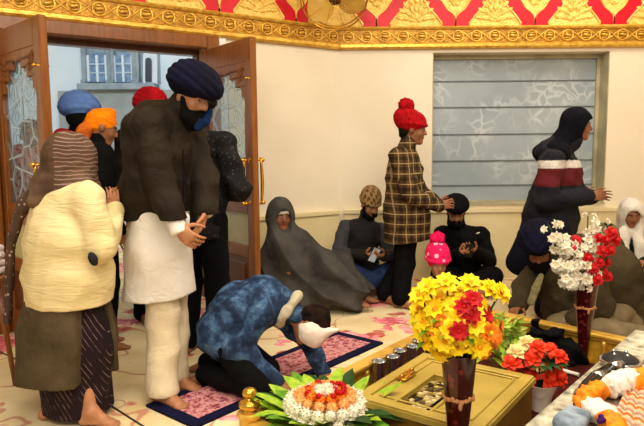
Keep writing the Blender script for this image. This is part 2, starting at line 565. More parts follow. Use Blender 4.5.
for p0, p1 in ((onz(100, 399), onz(150, 431)), (onz(0, 352), onz(100, 399))):
    b.tube([p0 + V((0, 0, .001)), p1 + V((0, 0, .001))], 0.006, 6)
struct(b.build('trim_1', mat('carpet_seam', (0.24, 0.17, 0.12)), smooth=True))

# --- door wall with the opening, and back wall with the window recess
T1, T2, ZH, ZC, ZT = 1.47, 3.14, 2.26, 2.37, 3.75
def wallbox(b, fn, M, t0, t1, z0, z1, w0=-0.25, w1=0.0):
    b.box(fn((t0 + t1) / 2, (w0 + w1) / 2, (z0 + z1) / 2), (abs(t1 - t0), abs(w1 - w0), abs(z1 - z0)), M)
b = MB()
wallbox(b, LW, LM, 0.0, T1, 0, ZT); wallbox(b, LW, LM, T2, 5.4, 0, ZT); wallbox(b, LW, LM, T1, T2, ZH, ZT)
struct(b.build('wall_left', M_wall, smooth=False))
wl = at(432, 130, CY).x - CX; wr = at(607, 130, CY).x - CX
WZ0, WZ1 = 0.775, 2.335
b = MB()
wallbox(b, BW, BM, -0.02, wl, 0, ZT); wallbox(b, BW, BM, wr, 6.5, 0, ZT)
wallbox(b, BW, BM, wl, wr, 0, WZ0); wallbox(b, BW, BM, wl, wr, WZ1, ZT)
struct(b.build('wall_back', M_wall, smooth=False))
# low projecting dado with a rounded ledge
b = MB()
wallbox(b, LW, LM, 0.06, T1 - 0.13, 0, 0.70, 0.0, 0.055); wallbox(b, BW, BM, 0.04, 5.5, 0, 0.70, 0.0, 0.06)
wallbox(b, LW, LM, 0.05, T1 - 0.13, 0.70, 0.735, 0.0, 0.075); wallbox(b, BW, BM, 0.04, 5.5, 0.70, 0.735, 0.0, 0.08)
struct(b.build('trim_2', M_dado, smooth=False))
b = MB()
wallbox(b, LW, LM, T1 - 0.20, T1 - 0.115, 0, ZC, 0.0, 0.03)
struct(b.build('trim_3', M_white, smooth=False))
# ceiling and the walls out of view
b = MB(); b.box((1.0, 2.0, 3.8), (14, 17, 0.1)); struct(b.build('ceiling', M_white, smooth=False))
b = MB(); b.box((5.2, 1.5, 1.9), (0.2, 11, 3.8)); struct(b.build('wall_right', M_wall, smooth=False))

# --- cornice with an interlocked scroll in relief
def cornice(name, fn, M, t0, t1, lo):
    b = MB()
    prof = [(0, 0.0), (0.045, 0.0), (0.06, 0.018), (0.06, 0.045), (0.04, 0.055), (0.03, 0.06), (0.03, 0.185), (0.05, 0.19), (0.06, 0.205), (0.05, 0.22), (0, 0.22)]
    b.prism(prof, t0, t1, lambda w, z, t: fn(t, w, lo + z))
    o = struct(b.build(name, M_gold, smooth=30))
    r = MB(); n = int((t1 - t0) / 0.185); st = (t1 - t0) / n; ax = frame(M.col[0], M.col[2], M.col[1])
    for i in range(n):
        c = t0 + st * (i + .5); zc = lo + 0.1225
        r.torus(fn(c, 0.036, zc), 0.052, 0.0085, frame(M.col[0], V((0, 0, 1)), M.col[1]), 18, 6)
        r.tube([fn(c - .034 + .068 * k / 4, 0.045, zc + 0.004 * math.sin(k * 1.57)) for k in range(5)], [.006, .013, .015, .013, .006], 6)
        r.tube([fn(c - .026 + .052 * k / 4, 0.04, zc + .027) for k in range(5)], .006, 5)
        r.tube([fn(c - .026 + .052 * k / 4, 0.04, zc - .027) for k in range(5)], .006, 5)
        pts = []
        for k in range(13):                               # S strand crossing to the next ring
            u = k / 12; pts.append(fn(c + st * (u - 0.0), 0.034 + 0.004 * math.sin(u * PI), zc + 0.05 * math.cos(u * PI)))
        r.tube(pts, 0.0075, 5)
        r.tube([fn(c + st * k / 12, 0.034, zc - 0.05 * math.cos(k / 12 * PI)) for k in range(13)], 0.0065, 5)
    r.build('scroll_relief', M_gold, o, True)
    b = MB(); wallbox(b, fn, M, t0, t1, lo + 0.062, lo + 0.183, 0.0, 0.0315)
    b.build('dark_band', M_golddark, o, False)
    return o
cornice('trim_4', LW, LM, 0.0, 5.3, ZC)
cornice('trim_5', BW, BM, 0.0, 5.0, ZC)

# --- gold upper wall: crimson ogee lattice over gilded flower panels
def upper(name, fn, M, t0, t1, first, step):
    lo, hi = ZC + 0.22, 3.55
    b = MB(); wallbox(b, fn, M, t0, t1, lo, hi, 0.0, 0.012)
    o = struct(b.build(name, M_leafgold, smooth=False))
    red, edge, rel = MB(), MB(), MB()
    H = 0.84
    def half(s):                                          # half width of the ogee at height s of 0..1
        k = [(0, .055), (.05, .05), (.09, .085), (.16, .14), (.23, .205), (.29, .225), (.36, .275), (.46, .345), (.55, .37), (.75, .39), (1, .40)]
        for (a, wa), (c, wb) in zip(k, k[1:]):
            if s <= c:
                u = (s - a) / (c - a); u = u * u * (3 - 2 * u); return (wa + (wb - wa) * u) * step / 0.8
        return .40 * step / .8
    c = first
    while c < t1 + step:
        for sg in (-1, 1):
            N = 22; ins, outs = [], []
            for i in range(N + 1):
                s = i / N * 0.9; z = lo + s * H
                w = half(s); wid = 0.20 * (1 - 0.50 * s)
                ins.append((c + sg * max(0.0, w - wid * .55 + (0.0 if s > .12 else -.05 * (1 - s / .12))), z)); outs.append((c + sg * (w + wid * .45), z))
            ok = [i for i in range(N) if all(t0 + .01 < q[0] < t1 for q in (ins[i], outs[i], ins[i + 1], outs[i + 1]))]
            for i in ok:
                q = [ins[i], outs[i], outs[i + 1], ins[i + 1]]
                red._add([fn(u, 0.02, z) for u, z in q], [(0, 1, 2, 3)])
            for line in (ins, outs):
                pts = [fn(line[i][0], 0.02, line[i][1]) for i in ok]
                if len(pts) > 2: edge.tube(pts, 0.010, 5)
        for (cc, zb, flip) in ((c, lo + .10, 1), (c + step / 2, lo + .02, 1)):
            if not (t0 + .2 < cc < t1 - .1): continue
            big = 1.0 if cc != c else 0.8                # fans of gilded petals
            for ring, (rr, ln, k) in enumerate(((0.05, .07, 5), (0.12, .09, 7), (0.19, .09, 9))):
                for j in range(k):
                    a = PI * (j + .5) / k; 
                    if cc == c: a = PI / 2 + (a - PI / 2) * .6
                    u, z = cc + math.cos(a) * rr * big * .85, zb + .03 + math.sin(a) * rr * 1.15 * big + (.06 if cc == c else 0)
                    ra = frame(M.col[0] * math.sin(a) * (1 if M.col[0].dot(fn(1, 0, 0) - fn(0, 0, 0)) > 0 else -1) - V((0, 0, 1)) * math.cos(a), M.col[1], (fn(1, 0, 0) - fn(0, 0, 0)) * math.cos(a) + V((0, 0, 1)) * math.sin(a))
                    rel.ball(fn(u, 0.014, z), (.022 * big, .014, ln * .5 * big), ra, 8, 5)
        c += step
    red.build('red_lattice', M_red, o, False); edge.build('lattice_edge', M_palegold, o, True); rel.build('petal_relief', M_leafgold, o, True)
vb = at(455, 40, CY).x - CX
upper('wall_upper', BW, BM, 0.0, 5.0, vb - 0.8 * 2, 0.8)
upper('wall_upper', LW, LM, 0.0, 5.3, 0.52, 0.80)

# --- window: six etched frosted panes between thin bars, set back in the wall
def frosted(name, c, c2, sc=7.0):
    t = NT(name); v = t.coord('Object')
    base = t.ramp(t.noise(v, 1.3, 3), [(0.3, c2), (0.7, c)])
    e = t.new('ShaderNodeTexNoise'); e.inputs['Scale'].default_value = 3.0; t.link(v, e.inputs['Vector'])
    ad = t.new('ShaderNodeVectorMath', operation='MULTIPLY_ADD'); ad.inputs[1].default_value = (.5, .5, .5)
    t.link(e.outputs['Color'], ad.inputs[0]); t.link(v, ad.inputs[2])
    et = t.math('MULTIPLY', t.ramp(t.voro(ad.outputs[0], sc, 'DISTANCE_TO_EDGE'), [(0.0, (1, 1, 1)), (0.16, (0, 0, 0))]), t.ramp(t.noise(v, 2.2, 1), [(0.46, (0, 0, 0)), (0.6, (1, 1, 1))]))
    t.base(t.mixc(t.math('MULTIPLY', et, 0.35), base, (0.93, 0.95, 0.94)))
    t.bump(et, 0.15, 0.002)
    return t.set(0.25, 0, 0.5)
M_pane = frosted('frosted_pane', (0.66, 0.70, 0.72), (0.56, 0.61, 0.64))
M_bar = mat('grey_bar', (0.42, 0.45, 0.46), rough=0.4, bump=0.05)
M_jamb = mat('olive_cream_jamb', (0.74, 0.70, 0.56), rough=0.5, scale=3, bump=0.04)
win = empty('window_1', BW((wl + wr) / 2, -0.22, WZ0)); win['kind'] = 'structure'
b = MB(); wr2 = wr - 0.0
b.box(BW((wl + wr) / 2, -0.24, WZ0 - 0.0 + .012), (wr - wl, 0.05, 0.03), BM); b.box(BW((wl + wr) / 2, -0.215, WZ1 - .02), (wr - wl, 0.07, 0.045), BM)
b.box(BW(wr - .02, -0.22, (WZ0 + WZ1) / 2), (0.045, 0.06, WZ1 - WZ0), BM); b.box(BW(wl + .02, -0.22, (WZ0 + WZ1) / 2), (0.045, 0.06, WZ1 - WZ0), BM)
b.build('window_frame', M_jamb, win, False)
ys = [at(500, y, CY + .22).z for y in (81, 107, 134, 160.5, 185)]
zz = [WZ1 - .03] + ys + [WZ0 + .02]
for i in range(6):
    b = MB(); b.box(BW((wl + wr) / 2, -0.23, (zz[i] + zz[i + 1]) / 2), (wr - wl - .05, 0.012, zz[i] - zz[i + 1] - .008), BM); b.build('pane', M_pane, win, False)
for z in ys:
    b = MB(); b.box(BW((wl + wr) / 2, -0.222, z), (wr - wl - .05, 0.02, 0.011), BM); b.build('glazing_bar', M_bar, win, False)
b = MB(); b.box(BW(wr - .003, -.115, (WZ0 + WZ1) / 2), (.012, .225, WZ1 - WZ0), BM); b.box(BW(wl + .003, -.115, (WZ0 + WZ1) / 2), (.012, .225, WZ1 - WZ0), BM)
b.box(BW((wl + wr) / 2, -.10, WZ0 + .004), (wr - wl, .25, .014), BM)
b.build('window_reveal', M_jamb, win, False)

# --- door frame and two teak leaves with etched glass
b = MB()
for t in (T1 - 0.06, T2 + 0.06): b.box(LW(t, -0.10, ZC / 2), (0.12, 0.34, ZC), LM, 0.01)
b.box(LW((T1 + T2) / 2, -0.10, (ZH + ZC) / 2), (T2 - T1, 0.34, ZC - ZH), LM, 0.01)
o = struct(b.build('door_frame', M_wood, smooth=False))
b = MB()
for t in (T1 + 0.012, T2 - .012): b.box(LW(t, -0.16, ZH / 2), (0.03, 0.10, ZH), LM)
b.box(LW((T1 + T2) / 2, -0.16, ZH - .02), (T2 - T1, 0.10, 0.045), LM)
b.build('stop_bead', M_wooddark, o, False)

def glass_mat():
    t = NT('etched_glass'); v = t.coord('Object')
    t.n.remove(t.b)
    e = t.voro(v, 5.5, 'DISTANCE_TO_EDGE')
    n = t.noise(v, 5.0)
    m = t.math('MULTIPLY', t.ramp(e, [(0.015, (1, 1, 1)), (0.05, (0, 0, 0))]), 1.0)
    d = t.new('ShaderNodeBsdfPrincipled'); d.inputs['Base Color'].default_value = (*lin((0.80, 0.88, 0.92)), 1); d.inputs['Roughness'].default_value = 0.35
    d.inputs['Transmission Weight'].default_value = 0.0
    tr = t.new('ShaderNodeBsdfTransparent'); tr.inputs[0].default_value = (0.78, 0.86, 0.90, 1)
    gl = t.new('ShaderNodeBsdfGlossy'); gl.inputs['Roughness'].default_value = 0.15
    mx0 = t.new('ShaderNodeMixShader'); mx0.inputs[0].default_value = 0.10; t.link(tr.outputs[0], mx0.inputs[1]); t.link(gl.outputs[0], mx0.inputs[2])
    mx = t.new('ShaderNodeMixShader'); t.link(t.math('ADD', t.math('MULTIPLY', m, 0.50), 0.06), mx.inputs[0]); t.link(mx0.outputs[0], mx.inputs[1]); t.link(d.outputs[0], mx.inputs[2])
    t.link(mx.outputs[0], t.out.inputs[0])
    return t.m
M_glass = glass_mat()
M_creampane = mat('cream_lower_pane', (0.80, 0.78, 0.60), (0.74, 0.72, 0.54), rough=0.25, scale=4, bump=0.04)
M_came = mat('lead_came', (0.74, 0.80, 0.82), (0.5, 0.56, 0.6), rough=0.3, metal=0.5, bump=0)

def cusped(w, h, n=5, r=0.0):
    """outline of a cusped arch panel, origin bottom centre"""
    pts = [(-w / 2, 0), (-w / 2, h * .66)]
    lob = [(-w / 2, h * .66), (-w * .44, h * .80), (-w * .28, h * .88), (-w * .12, h * .95), (0, h)]
    for (x0, y0), (x1, y1) in zip(lob, lob[1:]):
        for k in range(1, 5):
            u = k / 5; bx, by = x0 + (x1 - x0) * u, y0 + (y1 - y0) * u
            s = math.sin(u * PI) * .035 * w / .5
            pts.append((bx - s * .7, by + s))
        pts.append((x1, y1))
    return pts + [(-x, y) for x, y in pts[::-1][1:]]

def door_leaf(name, hinge, free):
    hx, fx = V((hinge[0], hinge[1], 0)), V((free[0], free[1], 0))
    d = (fx - hx).normalized(); L = (fx - hx).length; nn = V((-d.y, d.x, 0)); M = frame(d, nn, V((0, 0, 1)))
    F = lambda u, w, z: hx + d * u + nn * w + V((0, 0, z))
    Z1, th = 2.225, 0.055
    root = empty(name, hx, 0); root['kind'] = 'structure'
    sw = 0.10
    b = MB()
    b.box(F(sw / 2, 0, Z1 / 2 + .01), (sw, th, Z1), M, .006); b.box(F(L - sw / 2, 0, Z1 / 2 + .01), (sw, th, Z1), M, .006)
    for z0, z1 in ((.012, .20), (.50, .60), (.86, .97), (Z1 - .17, Z1 + .01)):
        b.box(F(L / 2, 0, (z0 + z1) / 2), (L - 2 * sw, th * .94, z1 - z0), M, .006)
    b.build('door_stile', M_wood, root, False)
    z0, z1 = .97, Z1 - .17; w = L - 2 * sw
    # carved spandrel with a cusped opening, both faces
    arch = cusped(w - .05, z1 - z0 - .10); pl = [(x + L / 2, y + z0 + .03) for x, y in arch]
    outer = [(L / 2 - w / 2, z0), (L / 2 - w / 2, z1), (L / 2 + w / 2, z1), (L / 2 + w / 2, z0)]
    b = MB()
    for sgn in (-1, 1):
        half = [p for p in pl if (p[0] - L / 2) * sgn >= -1e-6]
        if sgn > 0: half = half[::-1]
        xe = L / 2 + sgn * w / 2
        for (ax, ay), (bx, by) in zip(half, half[1:]):
            for ww in (-.02, .02): b._add([F(ax, ww, ay), F(bx, ww, by), F(xe, ww, min(by, z1)), F(xe, ww, min(ay, z1))], [(0, 1, 2, 3)])
            b._add([F(ax, -.02, ay), F(bx, -.02, by), F(bx, .02, by), F(ax, .02, ay)], [(0, 1, 2, 3)])
        top = half[-1]
        for ww in (-.02, .02): b._add([F(top[0], ww, top[1]), F(xe, ww, top[1]), F(xe, ww, z1), F(top[0], ww, z1)], [(0, 1, 2, 3)])
    b.box(F(L / 2, 0, z0 + .018), (w, .04, .036), M)
    b.build('carved_spandrel', M_wood, root, False)
    b = MB()
    for sgn in (-1, 1):
        for side in (-1, 1):
            for k in range(9):                             # leaf carving in the corners
                a = k * .7; u = L / 2 + side * (w / 2 - .045 - .03 * (k % 3)); z = z1 - .04 - .038 * (k // 3) - .012 * (k % 3)
                b.torus(F(u, sgn * .022, z), .013, .004, frame(d, V((0, 0, 1)), nn), 10, 5)
    b.build('leaf_carving', M_wood, root, True)
    b = MB(); b.prism([(L / 2 - w / 2, z0), (L / 2 + w / 2, z0), (L / 2 + w / 2, z1), (L / 2 - w / 2, z1)], -.004, .004, lambda u, v, q: F(u, q, v)); b.build('glass_pane', M_glass, root, False)
    b = MB()                                               # leaded tracery of stems and loops
    for sgn in (1,):
        b.tube([F(L / 2, sgn * .008, z0 + .05 + k * .095) for k in range(11)], .004, 5)
        for side in (-1, 1):
            for lv in range(6):
                zc = z0 + .10 + lv * .16; wd = (w / 2 - .06) * (1 - .05 * lv)
                b.tube([F(L / 2 + side * wd * math.sin(k / 10 * PI), sgn * .008, zc + .21 * (k / 10) - .05 * math.sin(k / 10 * PI)) for k in range(11)], .0026, 5)
                b.torus(F(L / 2 + side * wd * .55, sgn * .008, zc + .07), .035, .0022, frame(d, V((0, 0, 1)), nn), 14, 5)
        b.tube([F(x, sgn * .008, y) for x, y in [(q[0] * .9 + L * .05, q[1] - .02) for q in pl]], .0045, 5)
    b.build('tracery', M_came, root, True)
    b = MB(); b.prism([(sw, .60), (L - sw, .60), (L - sw, .86), (sw, .86)], -.006, .006, lambda u, v, q: F(u, q, v)); b.build('lower_pane', M_creampane, root, False)
    b = MB(); b.box(F(L / 2, 0, .35), (w, .028, .31), M)
    for sgn in (-1, 1): b.box(F(L / 2, sgn * .016, .35), (w - .12, .02, .20), M, .009)
    b.build('bottom_panel', M_wooddark, root, False)
    for sgn in (-1, 1):                                    # brass pull bars on both faces
        b = MB(); u = L - .05
        b.tube([F(u, sgn * (.075 + .012 * math.sin(k / 8 * PI)), 0.93 + .38 * k / 8) for k in range(9)], [.008, .011, .013, .014, .014, .014, .013, .011, .008], 8)
        for z in (0.95, 1.29):
            b.tube([F(u, sgn * .028, z), F(u, sgn * .085, z)], .009, 8); b.ball(F(u, sgn * .092, z), .019, n=10, m=6)
            b.lathe([(.022, 0), (.022, .006)], F(u, sgn * .028, z), 12, frame(d, V((0, 0, 1)) , nn))
        b.build('pull_handle', M_brass, root, True)
    b = MB(); b.tube([F(L - .02, -.05, 1.92), F(L - .02, .035, 1.92)], .006, 6); b.ball(F(L - .02, -.06, 1.92), .013, n=8, m=6); b.build('bolt_knob', M_brass, root, True)
    return root
hr = LW(T1 + .03, 0.03, 0); hl = LW(T2 - .03, 0.03, 0)
door_leaf('door_1', (hr.x, hr.y), (-.515, 4.72))
door_leaf('door_2', (hl.x, hl.y), (-1.755, 3.90))

# --- courtyard gallery beyond the door
M_facade = mat('bluish_white_facade', (0.88, 0.93, 0.96), (0.82, 0.89, 0.93), rough=0.8, scale=1, bump=0.03)
M_stone = mat('grey_stone', (0.60, 0.66, 0.70), (0.50, 0.57, 0.61), rough=0.7, scale=4, bump=0.1)
M_stonelow = mat('pale_grey_stone', (0.62, 0.66, 0.66), (0.56, 0.60, 0.60), rough=0.7, scale=3, bump=0.1)
M_blue = mat('blue_glass', (0.52, 0.64, 0.76), (0.36, 0.48, 0.62), rough=0.2, bump=0.02, spec=0.6)
M_dkblue = mat('dark_doorway', (0.10, 0.14, 0.20), rough=0.4, bump=0)
YF = 11.0
f0, f1 = at(-60, 130, YF), at(240, 130, YF)
b = MB(); b.box(((f0.x + f1.x) / 2, YF + .3, 2.2), (f1.x - f0.x, .4, 4.4)); struct(b.build('wall_courtyard', M_facade, smooth=False))
gal = empty('courtyard_gallery', (at(115, 88, YF).x, YF, 0)); gal['kind'] = 'structure'
def frect(b, x0, x1, y0, y1, dep, out):
    p, q = at(x0, y1, YF), at(x1, y0, YF)
    b.box(((p.x + q.x) / 2, YF + .1 - out / 2 - dep, (p.z + q.z) / 2), (q.x - p.x, out, q.z - p.z), None, .01)
b = MB(); frect(b, 62, 178, 90, 150, 0, .16); b.build('lower_wall', M_stonelow, gal, False)
b = MB(); frect(b, 82, 158, 84, 91, 0, .34); frect(b, 82, 158, 44, 84, 0, .03)
for x in (84, 109, 112, 134, 137): frect(b, x - 1.4, x + 1.4, 46, 84, .03, .10); frect(b, x - 2.4, x + 2.4, 44, 48, .03, .14); frect(b, x - 2.2, x + 2.2, 80, 84, .03, .14)
b.build('arcade', M_stone, gal, False)
def farch(b, xc, hw, y0, y1, dep, th):
    p = [(-hw, y0)] + [(-hw * math.cos(k / 10 * PI), y1 + hw * (1 - math.sin(k / 10 * PI)) * .9) for k in range(11)] + [(hw, y0)]
    b.prism([(xc + x, y) for x, y in p], dep, dep + th, lambda u, v, q: at(u, v, YF) + V((0, .1 - q, 0)))
for xc, hw, mt in ((97, 9, M_blue), (123, 9, M_blue)):
    b = MB(); farch(b, xc, hw, 82, 52, .03, .04); b.build('arched_window', mt, gal, False)
    b = MB()
    for x in (xc - hw, xc, xc + hw): frect(b, x - .7, x + .7, 55, 82, .06, .05)
    for y in (64, 73): frect(b, xc - hw, xc + hw, y - .6, y + .6, .06, .05)
    b.build('window_grille', M_facade, gal, False)
b = MB(); farch(b, 150, 7, 84, 50, .03, .08); b.build('white_arch', M_facade, gal, False)
b = MB(); farch(b, 149, 3, 82, 58, .12, .03); b.build('arched_doorway', M_dkblue, gal, False)
# ------------------------------------------------------------------ people
SKIN_B, SKIN_M, SKIN_L = (0.62, 0.40, 0.27), (0.72, 0.49, 0.34), (0.80, 0.58, 0.43)
M_skin = mat_attr('skin', rough=0.5, bscale=180, bump=0.08, sss=0.06)
M_cloth = mat_attr('dyed_cloth', rough=0.85, bscale=150, bump=0.35, wr=.6)
def cloth(name, c, c2=None, scale=9, bscale=140, bump=0.4, rough=0.9, wr=.6, **kw):
    return mat(name, c, c2, rough=rough, scale=scale, bump=bump, bscale=bscale, bdist=0.004, spec=0.10, wr=wr, **kw)
def unit(v): return nrm(v)

def add_head(v, c, f, u, s=1.0, nose=1.0, k=.02):
    f = nrm(f); u = nrm(A(u) - f * (A(u) @ f)); l = np.cross(u, f); c = A(c)
    R = np.array([l, f, u]); p = lambda x, y, z: c + s * (x * l + y * f + z * u)
    v.ell(p(0, -.014, .030), (.076 * s, .094 * s, .090 * s), k, R)
    v.ell(p(0, .022, -.035), (.060 * s, .070 * s, .082 * s), .03 * s, R)
    v.ell(p(0, .070, -.094), (.026 * s, .022 * s, .020 * s), .03 * s, R)
    for sg in (-1, 1):
        v.ell(p(sg * .040, .058, -.028), (.024 * s, .022 * s, .024 * s), .02 * s, R)
        v.cone(p(sg * .012, .086, .030), p(sg * .048, .070, .030), .010 * s, .009 * s, .015 * s)
        v.ell(p(sg * .032, .088, .008), (.015 * s, .014 * s, .011 * s), .008 * s, R, op=-1)
        v.ell(p(sg * .032, .072, .008), (.014 * s, .013 * s, .011 * s), .003 * s, R)
        v.ell(p(sg * .078, -.010, -.004), (.011 * s, .020 * s, .032 * s), .008 * s, R)
    v.cone(p(0, .084, .020), p(0, .108 * nose, -.022), .009 * s, .0135 * s, .012 * s)
    for sg in (-1, 1): v.ell(p(sg * .014, .094, -.026), (.010 * s, .011 * s, .009 * s), .008 * s, R)
    v.ell(p(0, .088, -.050), (.025 * s, .011 * s, .0065 * s), .006 * s, R); v.ell(p(0, .086, -.062), (.021 * s, .012 * s, .007 * s), .006 * s, R)
    return c, f, u, l, s
def skin_color(hd, skin, hairc=(0.08, 0.05, 0.04)):
    c, f, u, l, s = hd
    def fn(P):
        q = (P - c) / s; x = np.abs(q @ l); y = q @ f; z = q @ u
        col = np.tile(np.array(skin, float), (len(P), 1))
        col *= (1 - .10 * np.exp(-((z + .02) / .05) ** 2))[:, None]
        col[(x < .024) & (np.abs(z + .055) < .011) & (y > .07)] = np.array(skin) * (.86, .62, .62)
        e = np.hypot((x - .032) / 1.25, z - .008)
        col[(e < .0090) & (y > .06)] = (.62, .57, .52)
        col[(e < .0058) & (y > .06)] = (.07, .04, .03)
        col[(np.abs(x - .034) < .02) & (np.abs(z - .030 + .15 * np.abs(x - .03)) < .0055) & (y > .055)] = hairc
        return col
    return fn

def add_hand(v, w, d, n, side, s=1.0, curl=(.35, .45, .3), spread=.10, thumb=.5, k=.006):
    """w wrist, d towards the knuckles, n palm normal, side +1/-1 picks the thumb's side (t = n x d)"""
    w, d = A(w), nrm(d); n = nrm(A(n) - d * (A(n) @ d)); t = np.cross(n, d) * side
    pt = lambda a, b, c: w + s * (a * d + b * t + c * n)
    R = np.array([d, t, n])
    v.cone(w - d * .02 * s, pt(.03, 0, 0), .026 * s, .026 * s, .01 * s, (n, 1.35))
    v.ell(pt(.050, 0, 0), (.050 * s, .042 * s, .018 * s), .015 * s, R)
    v.cone(pt(.082, -.030, 0), pt(.086, .028, 0), .0115 * s, .0125 * s, .012 * s)
    L = (.070, .081, .087, .076); B = (-.033, -.012, .010, .031)      # little ... index
    for i in range(4):
        b = pt(.084, B[i], .002); a = spread * (i - 1.6); dd = nrm(d + t * a)
        ang = 0; ln = L[i] * s
        for j, fr in enumerate((.46, .30, .24)):
            ang += curl[j] * (1.0 + .10 * (1.5 - i))
            dr = dd * math.cos(ang) + n * math.sin(ang); e = b + dr * ln * fr
            v.cone(b, e, (.0092 - .0010 * j) * s, (.0086 - .0012 * j) * s, k if j == 0 else .003)
            b = e
    b = pt(.022, .030, .006)
    for j, (ln, r0, r1) in enumerate(((.042, .0135, .011), (.034, .0108, .0095), (.026, .0095, .007))):
        ta = .85 - .30 * j; tn = .35 + thumb * .35 * j
        dr = nrm(d * (.55 + .25 * j) + t * ta * (1 - thumb * .5) + n * tn); e = b + dr * ln * s
        v.cone(b, e, r0 * s, r1 * s, .008 if j == 0 else .003); b = e

def add_foot(v, an, toe, s=1.0):
    an, toe = A(an), nrm((toe[0], toe[1], 0)); up = np.array([0, 0, 1.0]); t = np.cross(up, toe)
    g = an.copy(); g[2] = an[2] - .065 * s; g[2] = max(g[2], .012)
    v.cone(an, g - toe * .035 * s + up * .018, .038 * s, .032 * s, .02)
    v.cone(an + toe * .02 * s, g + toe * .11 * s + up * .008, .036 * s, .026 * s, .03, (up, 1.15))
    v.cone(g - toe * .03 * s + up * .012, g + toe * .12 * s + up * .004, .030 * s, .034 * s, .03, (up, 1.7))
    for i in range(5):
        o = (-.030 + .015 * i); q = g + toe * (.135 + .012 * math.sin(i * .9)) * s + t * o * s
        v.cone(q, q + toe * .028 * s, .0105 * s, .0095 * s, .006)

def build_body(root, J, s, skin, h, hs=1.0, hands=True, feet=True, name='body', girth=1.0):
    """one continuous figure from its joints"""
    v = Vol()
    fx = nrm(A(J['face'])); tr = A(J.get('front', J['face'])); 
    g = girth
    v.cone(J['pel'], J['wst'], .125 * s * g, .115 * s * g, .05, (tr, 1.3)); v.cone(J['wst'], J['chest'], .115 * s * g, .135 * s * g, .05, (tr, 1.3))
    v.cone(J['shL'], J['shR'], .060 * s, .060 * s, .05); v.cone(J['chest'], J['neck'], .11 * s, .06 * s, .05, (tr, 1.2))
    hc = A(J['head']); up = A(J['up'])
    v.cone(J['neck'], hc - nrm(up) * .05 * hs - fx * .015 * hs, .054 * s, .050 * hs, .03)
    for q in 'LR':
        v.cone(J['sh' + q], J['el' + q], .050 * s, .040 * s, .03); v.cone(J['el' + q], J['wr' + q], .040 * s, .027 * s, .015)
        v.cone(A(J['el' + q]) * .72 + A(J['wr' + q]) * .28, A(J['el' + q]) * .6 + A(J['wr' + q]) * .4, .039 * s, .036 * s, .02)
        v.cone(J['hip' + q], J['kn' + q], .082 * s, .054 * s, .04); v.cone(J['kn' + q], J['an' + q], .054 * s, .037 * s, .02)
        v.cone(A(J['kn' + q]) * .75 + A(J['an' + q]) * .25, A(J['kn' + q]) * .6 + A(J['an' + q]) * .4, .056 * s, .052 * s, .02)
        if feet: add_foot(v, J['an' + q], J['toe' + q], s)
        if hands:
            hd = J.get('hand' + q) or (A(J['wr' + q]) - A(J['el' + q]), None)
            d = hd[0]; n = hd[1] if hd[1] is not None else np.cross(d, A(J['front'])) * (1 if q == 'R' else -1)
            kw = hd[2] if len(hd) > 2 else {}
            add_hand(v, J['wr' + q], d, n, 1 if q == 'L' else -1, s * 1.0, **kw)
    head = add_head(v, hc, J['face'], J['up'], hs)
    o = vol_obj(name, v, h, M_skin, root, skin_color(head, skin))
    return head

def coat_vol(J, s, chain, sleeve=(.080, .066, .050), flat=1.15, k=.05, collar=.075, seed=1, amp=.006, freq=28, arms='LR', shr=.082, cuff=1.0):
    v = Vol(); tr = A(J['front'])
    pts = [A(p) for p, r in chain]; rs = [r for p, r in chain]
    v.chain(pts, rs, k, (tr, flat))
    v.cone(J['shL'], J['shR'], shr * s, shr * s, k)
    if collar: v.cone(J['neck'], A(J['neck']) * .6 + A(J['head']) * .4, collar * s, collar * .95 * s, .02)
    for q in arms:
        w = A(J['el' + q]) + (A(J['wr' + q]) - A(J['el' + q])) * cuff
        v.cone(J['sh' + q], J['el' + q], sleeve[0] * s, sleeve[1] * s, .018); v.cone(J['el' + q], w, sleeve[1] * s, sleeve[2] * s, .02)
    if amp: v.fold(folds(amp * .95, freq * 1.75, seed, (1, 1, 1.8)))
    return v

def pants_vol(J, s, rad=(.105, .082, .070), waist=.15, seed=2, amp=.005, k=.04, cuff=0.93, flat=1.2):
    v = Vol()
    v.cone(J['pel'], A(J['pel']) * .5 + A(J['wst']) * .5, waist * s, waist * .95 * s, .04, (A(J['front']), flat))
    for q in 'LR':
        a = A(J['kn' + q]) + (A(J['an' + q]) - A(J['kn' + q])) * cuff
        v.cone(J['hip' + q], J['kn' + q], rad[0] * s, rad[1] * s, k); v.cone(J['kn' + q], a, rad[1] * s, rad[2] * s, .02)
    if amp: v.fold(folds(amp, 30, seed, (1, 1, 1.4)))
    return v

def turban(root, hd, m, h=.006, size=1.0, tall=1.0, name='turban', tilt=.0, amp=.006, freq=75, off=(0, 0, 0)):
    c, f, u, l, s = hd
    s = s * size
    u2 = nrm(u + f * tilt); f2 = nrm(f - u2 * (f @ u2)); R = np.array([l, f2, u2])
    p = lambda x, y, z: c + s * ((x + off[0]) * l + (y + off[1]) * f2 + (z + off[2]) * u2)
    v = Vol()
    v.ell(p(0, -.010, .085), (.128 * s, .146 * s, .082 * s * tall), .02, R)
    v.ell(p(0, -.015, .135 + .02 * (tall - 1)), (.100 * s, .115 * s, .075 * s * tall), .06 * s, R)
    v.ell(p(0, -.05, .055), (.112 * s, .110 * s, .070 * s), .04 * s, R)
    v.ell(p(0, .095, .100), (.050 * s, .040 * s, .030 * s), .05 * s, R)
    v.ell(p(0, .055, -.050), (.085 * s, .085 * s, .088 * s), .012, R, op=-1)
    v.fold(wraps(p(0, 0, .02), u2, amp * s, freq / s, l, -.55))
    return vol_obj(name, v, h, m, root, None, relax=1)

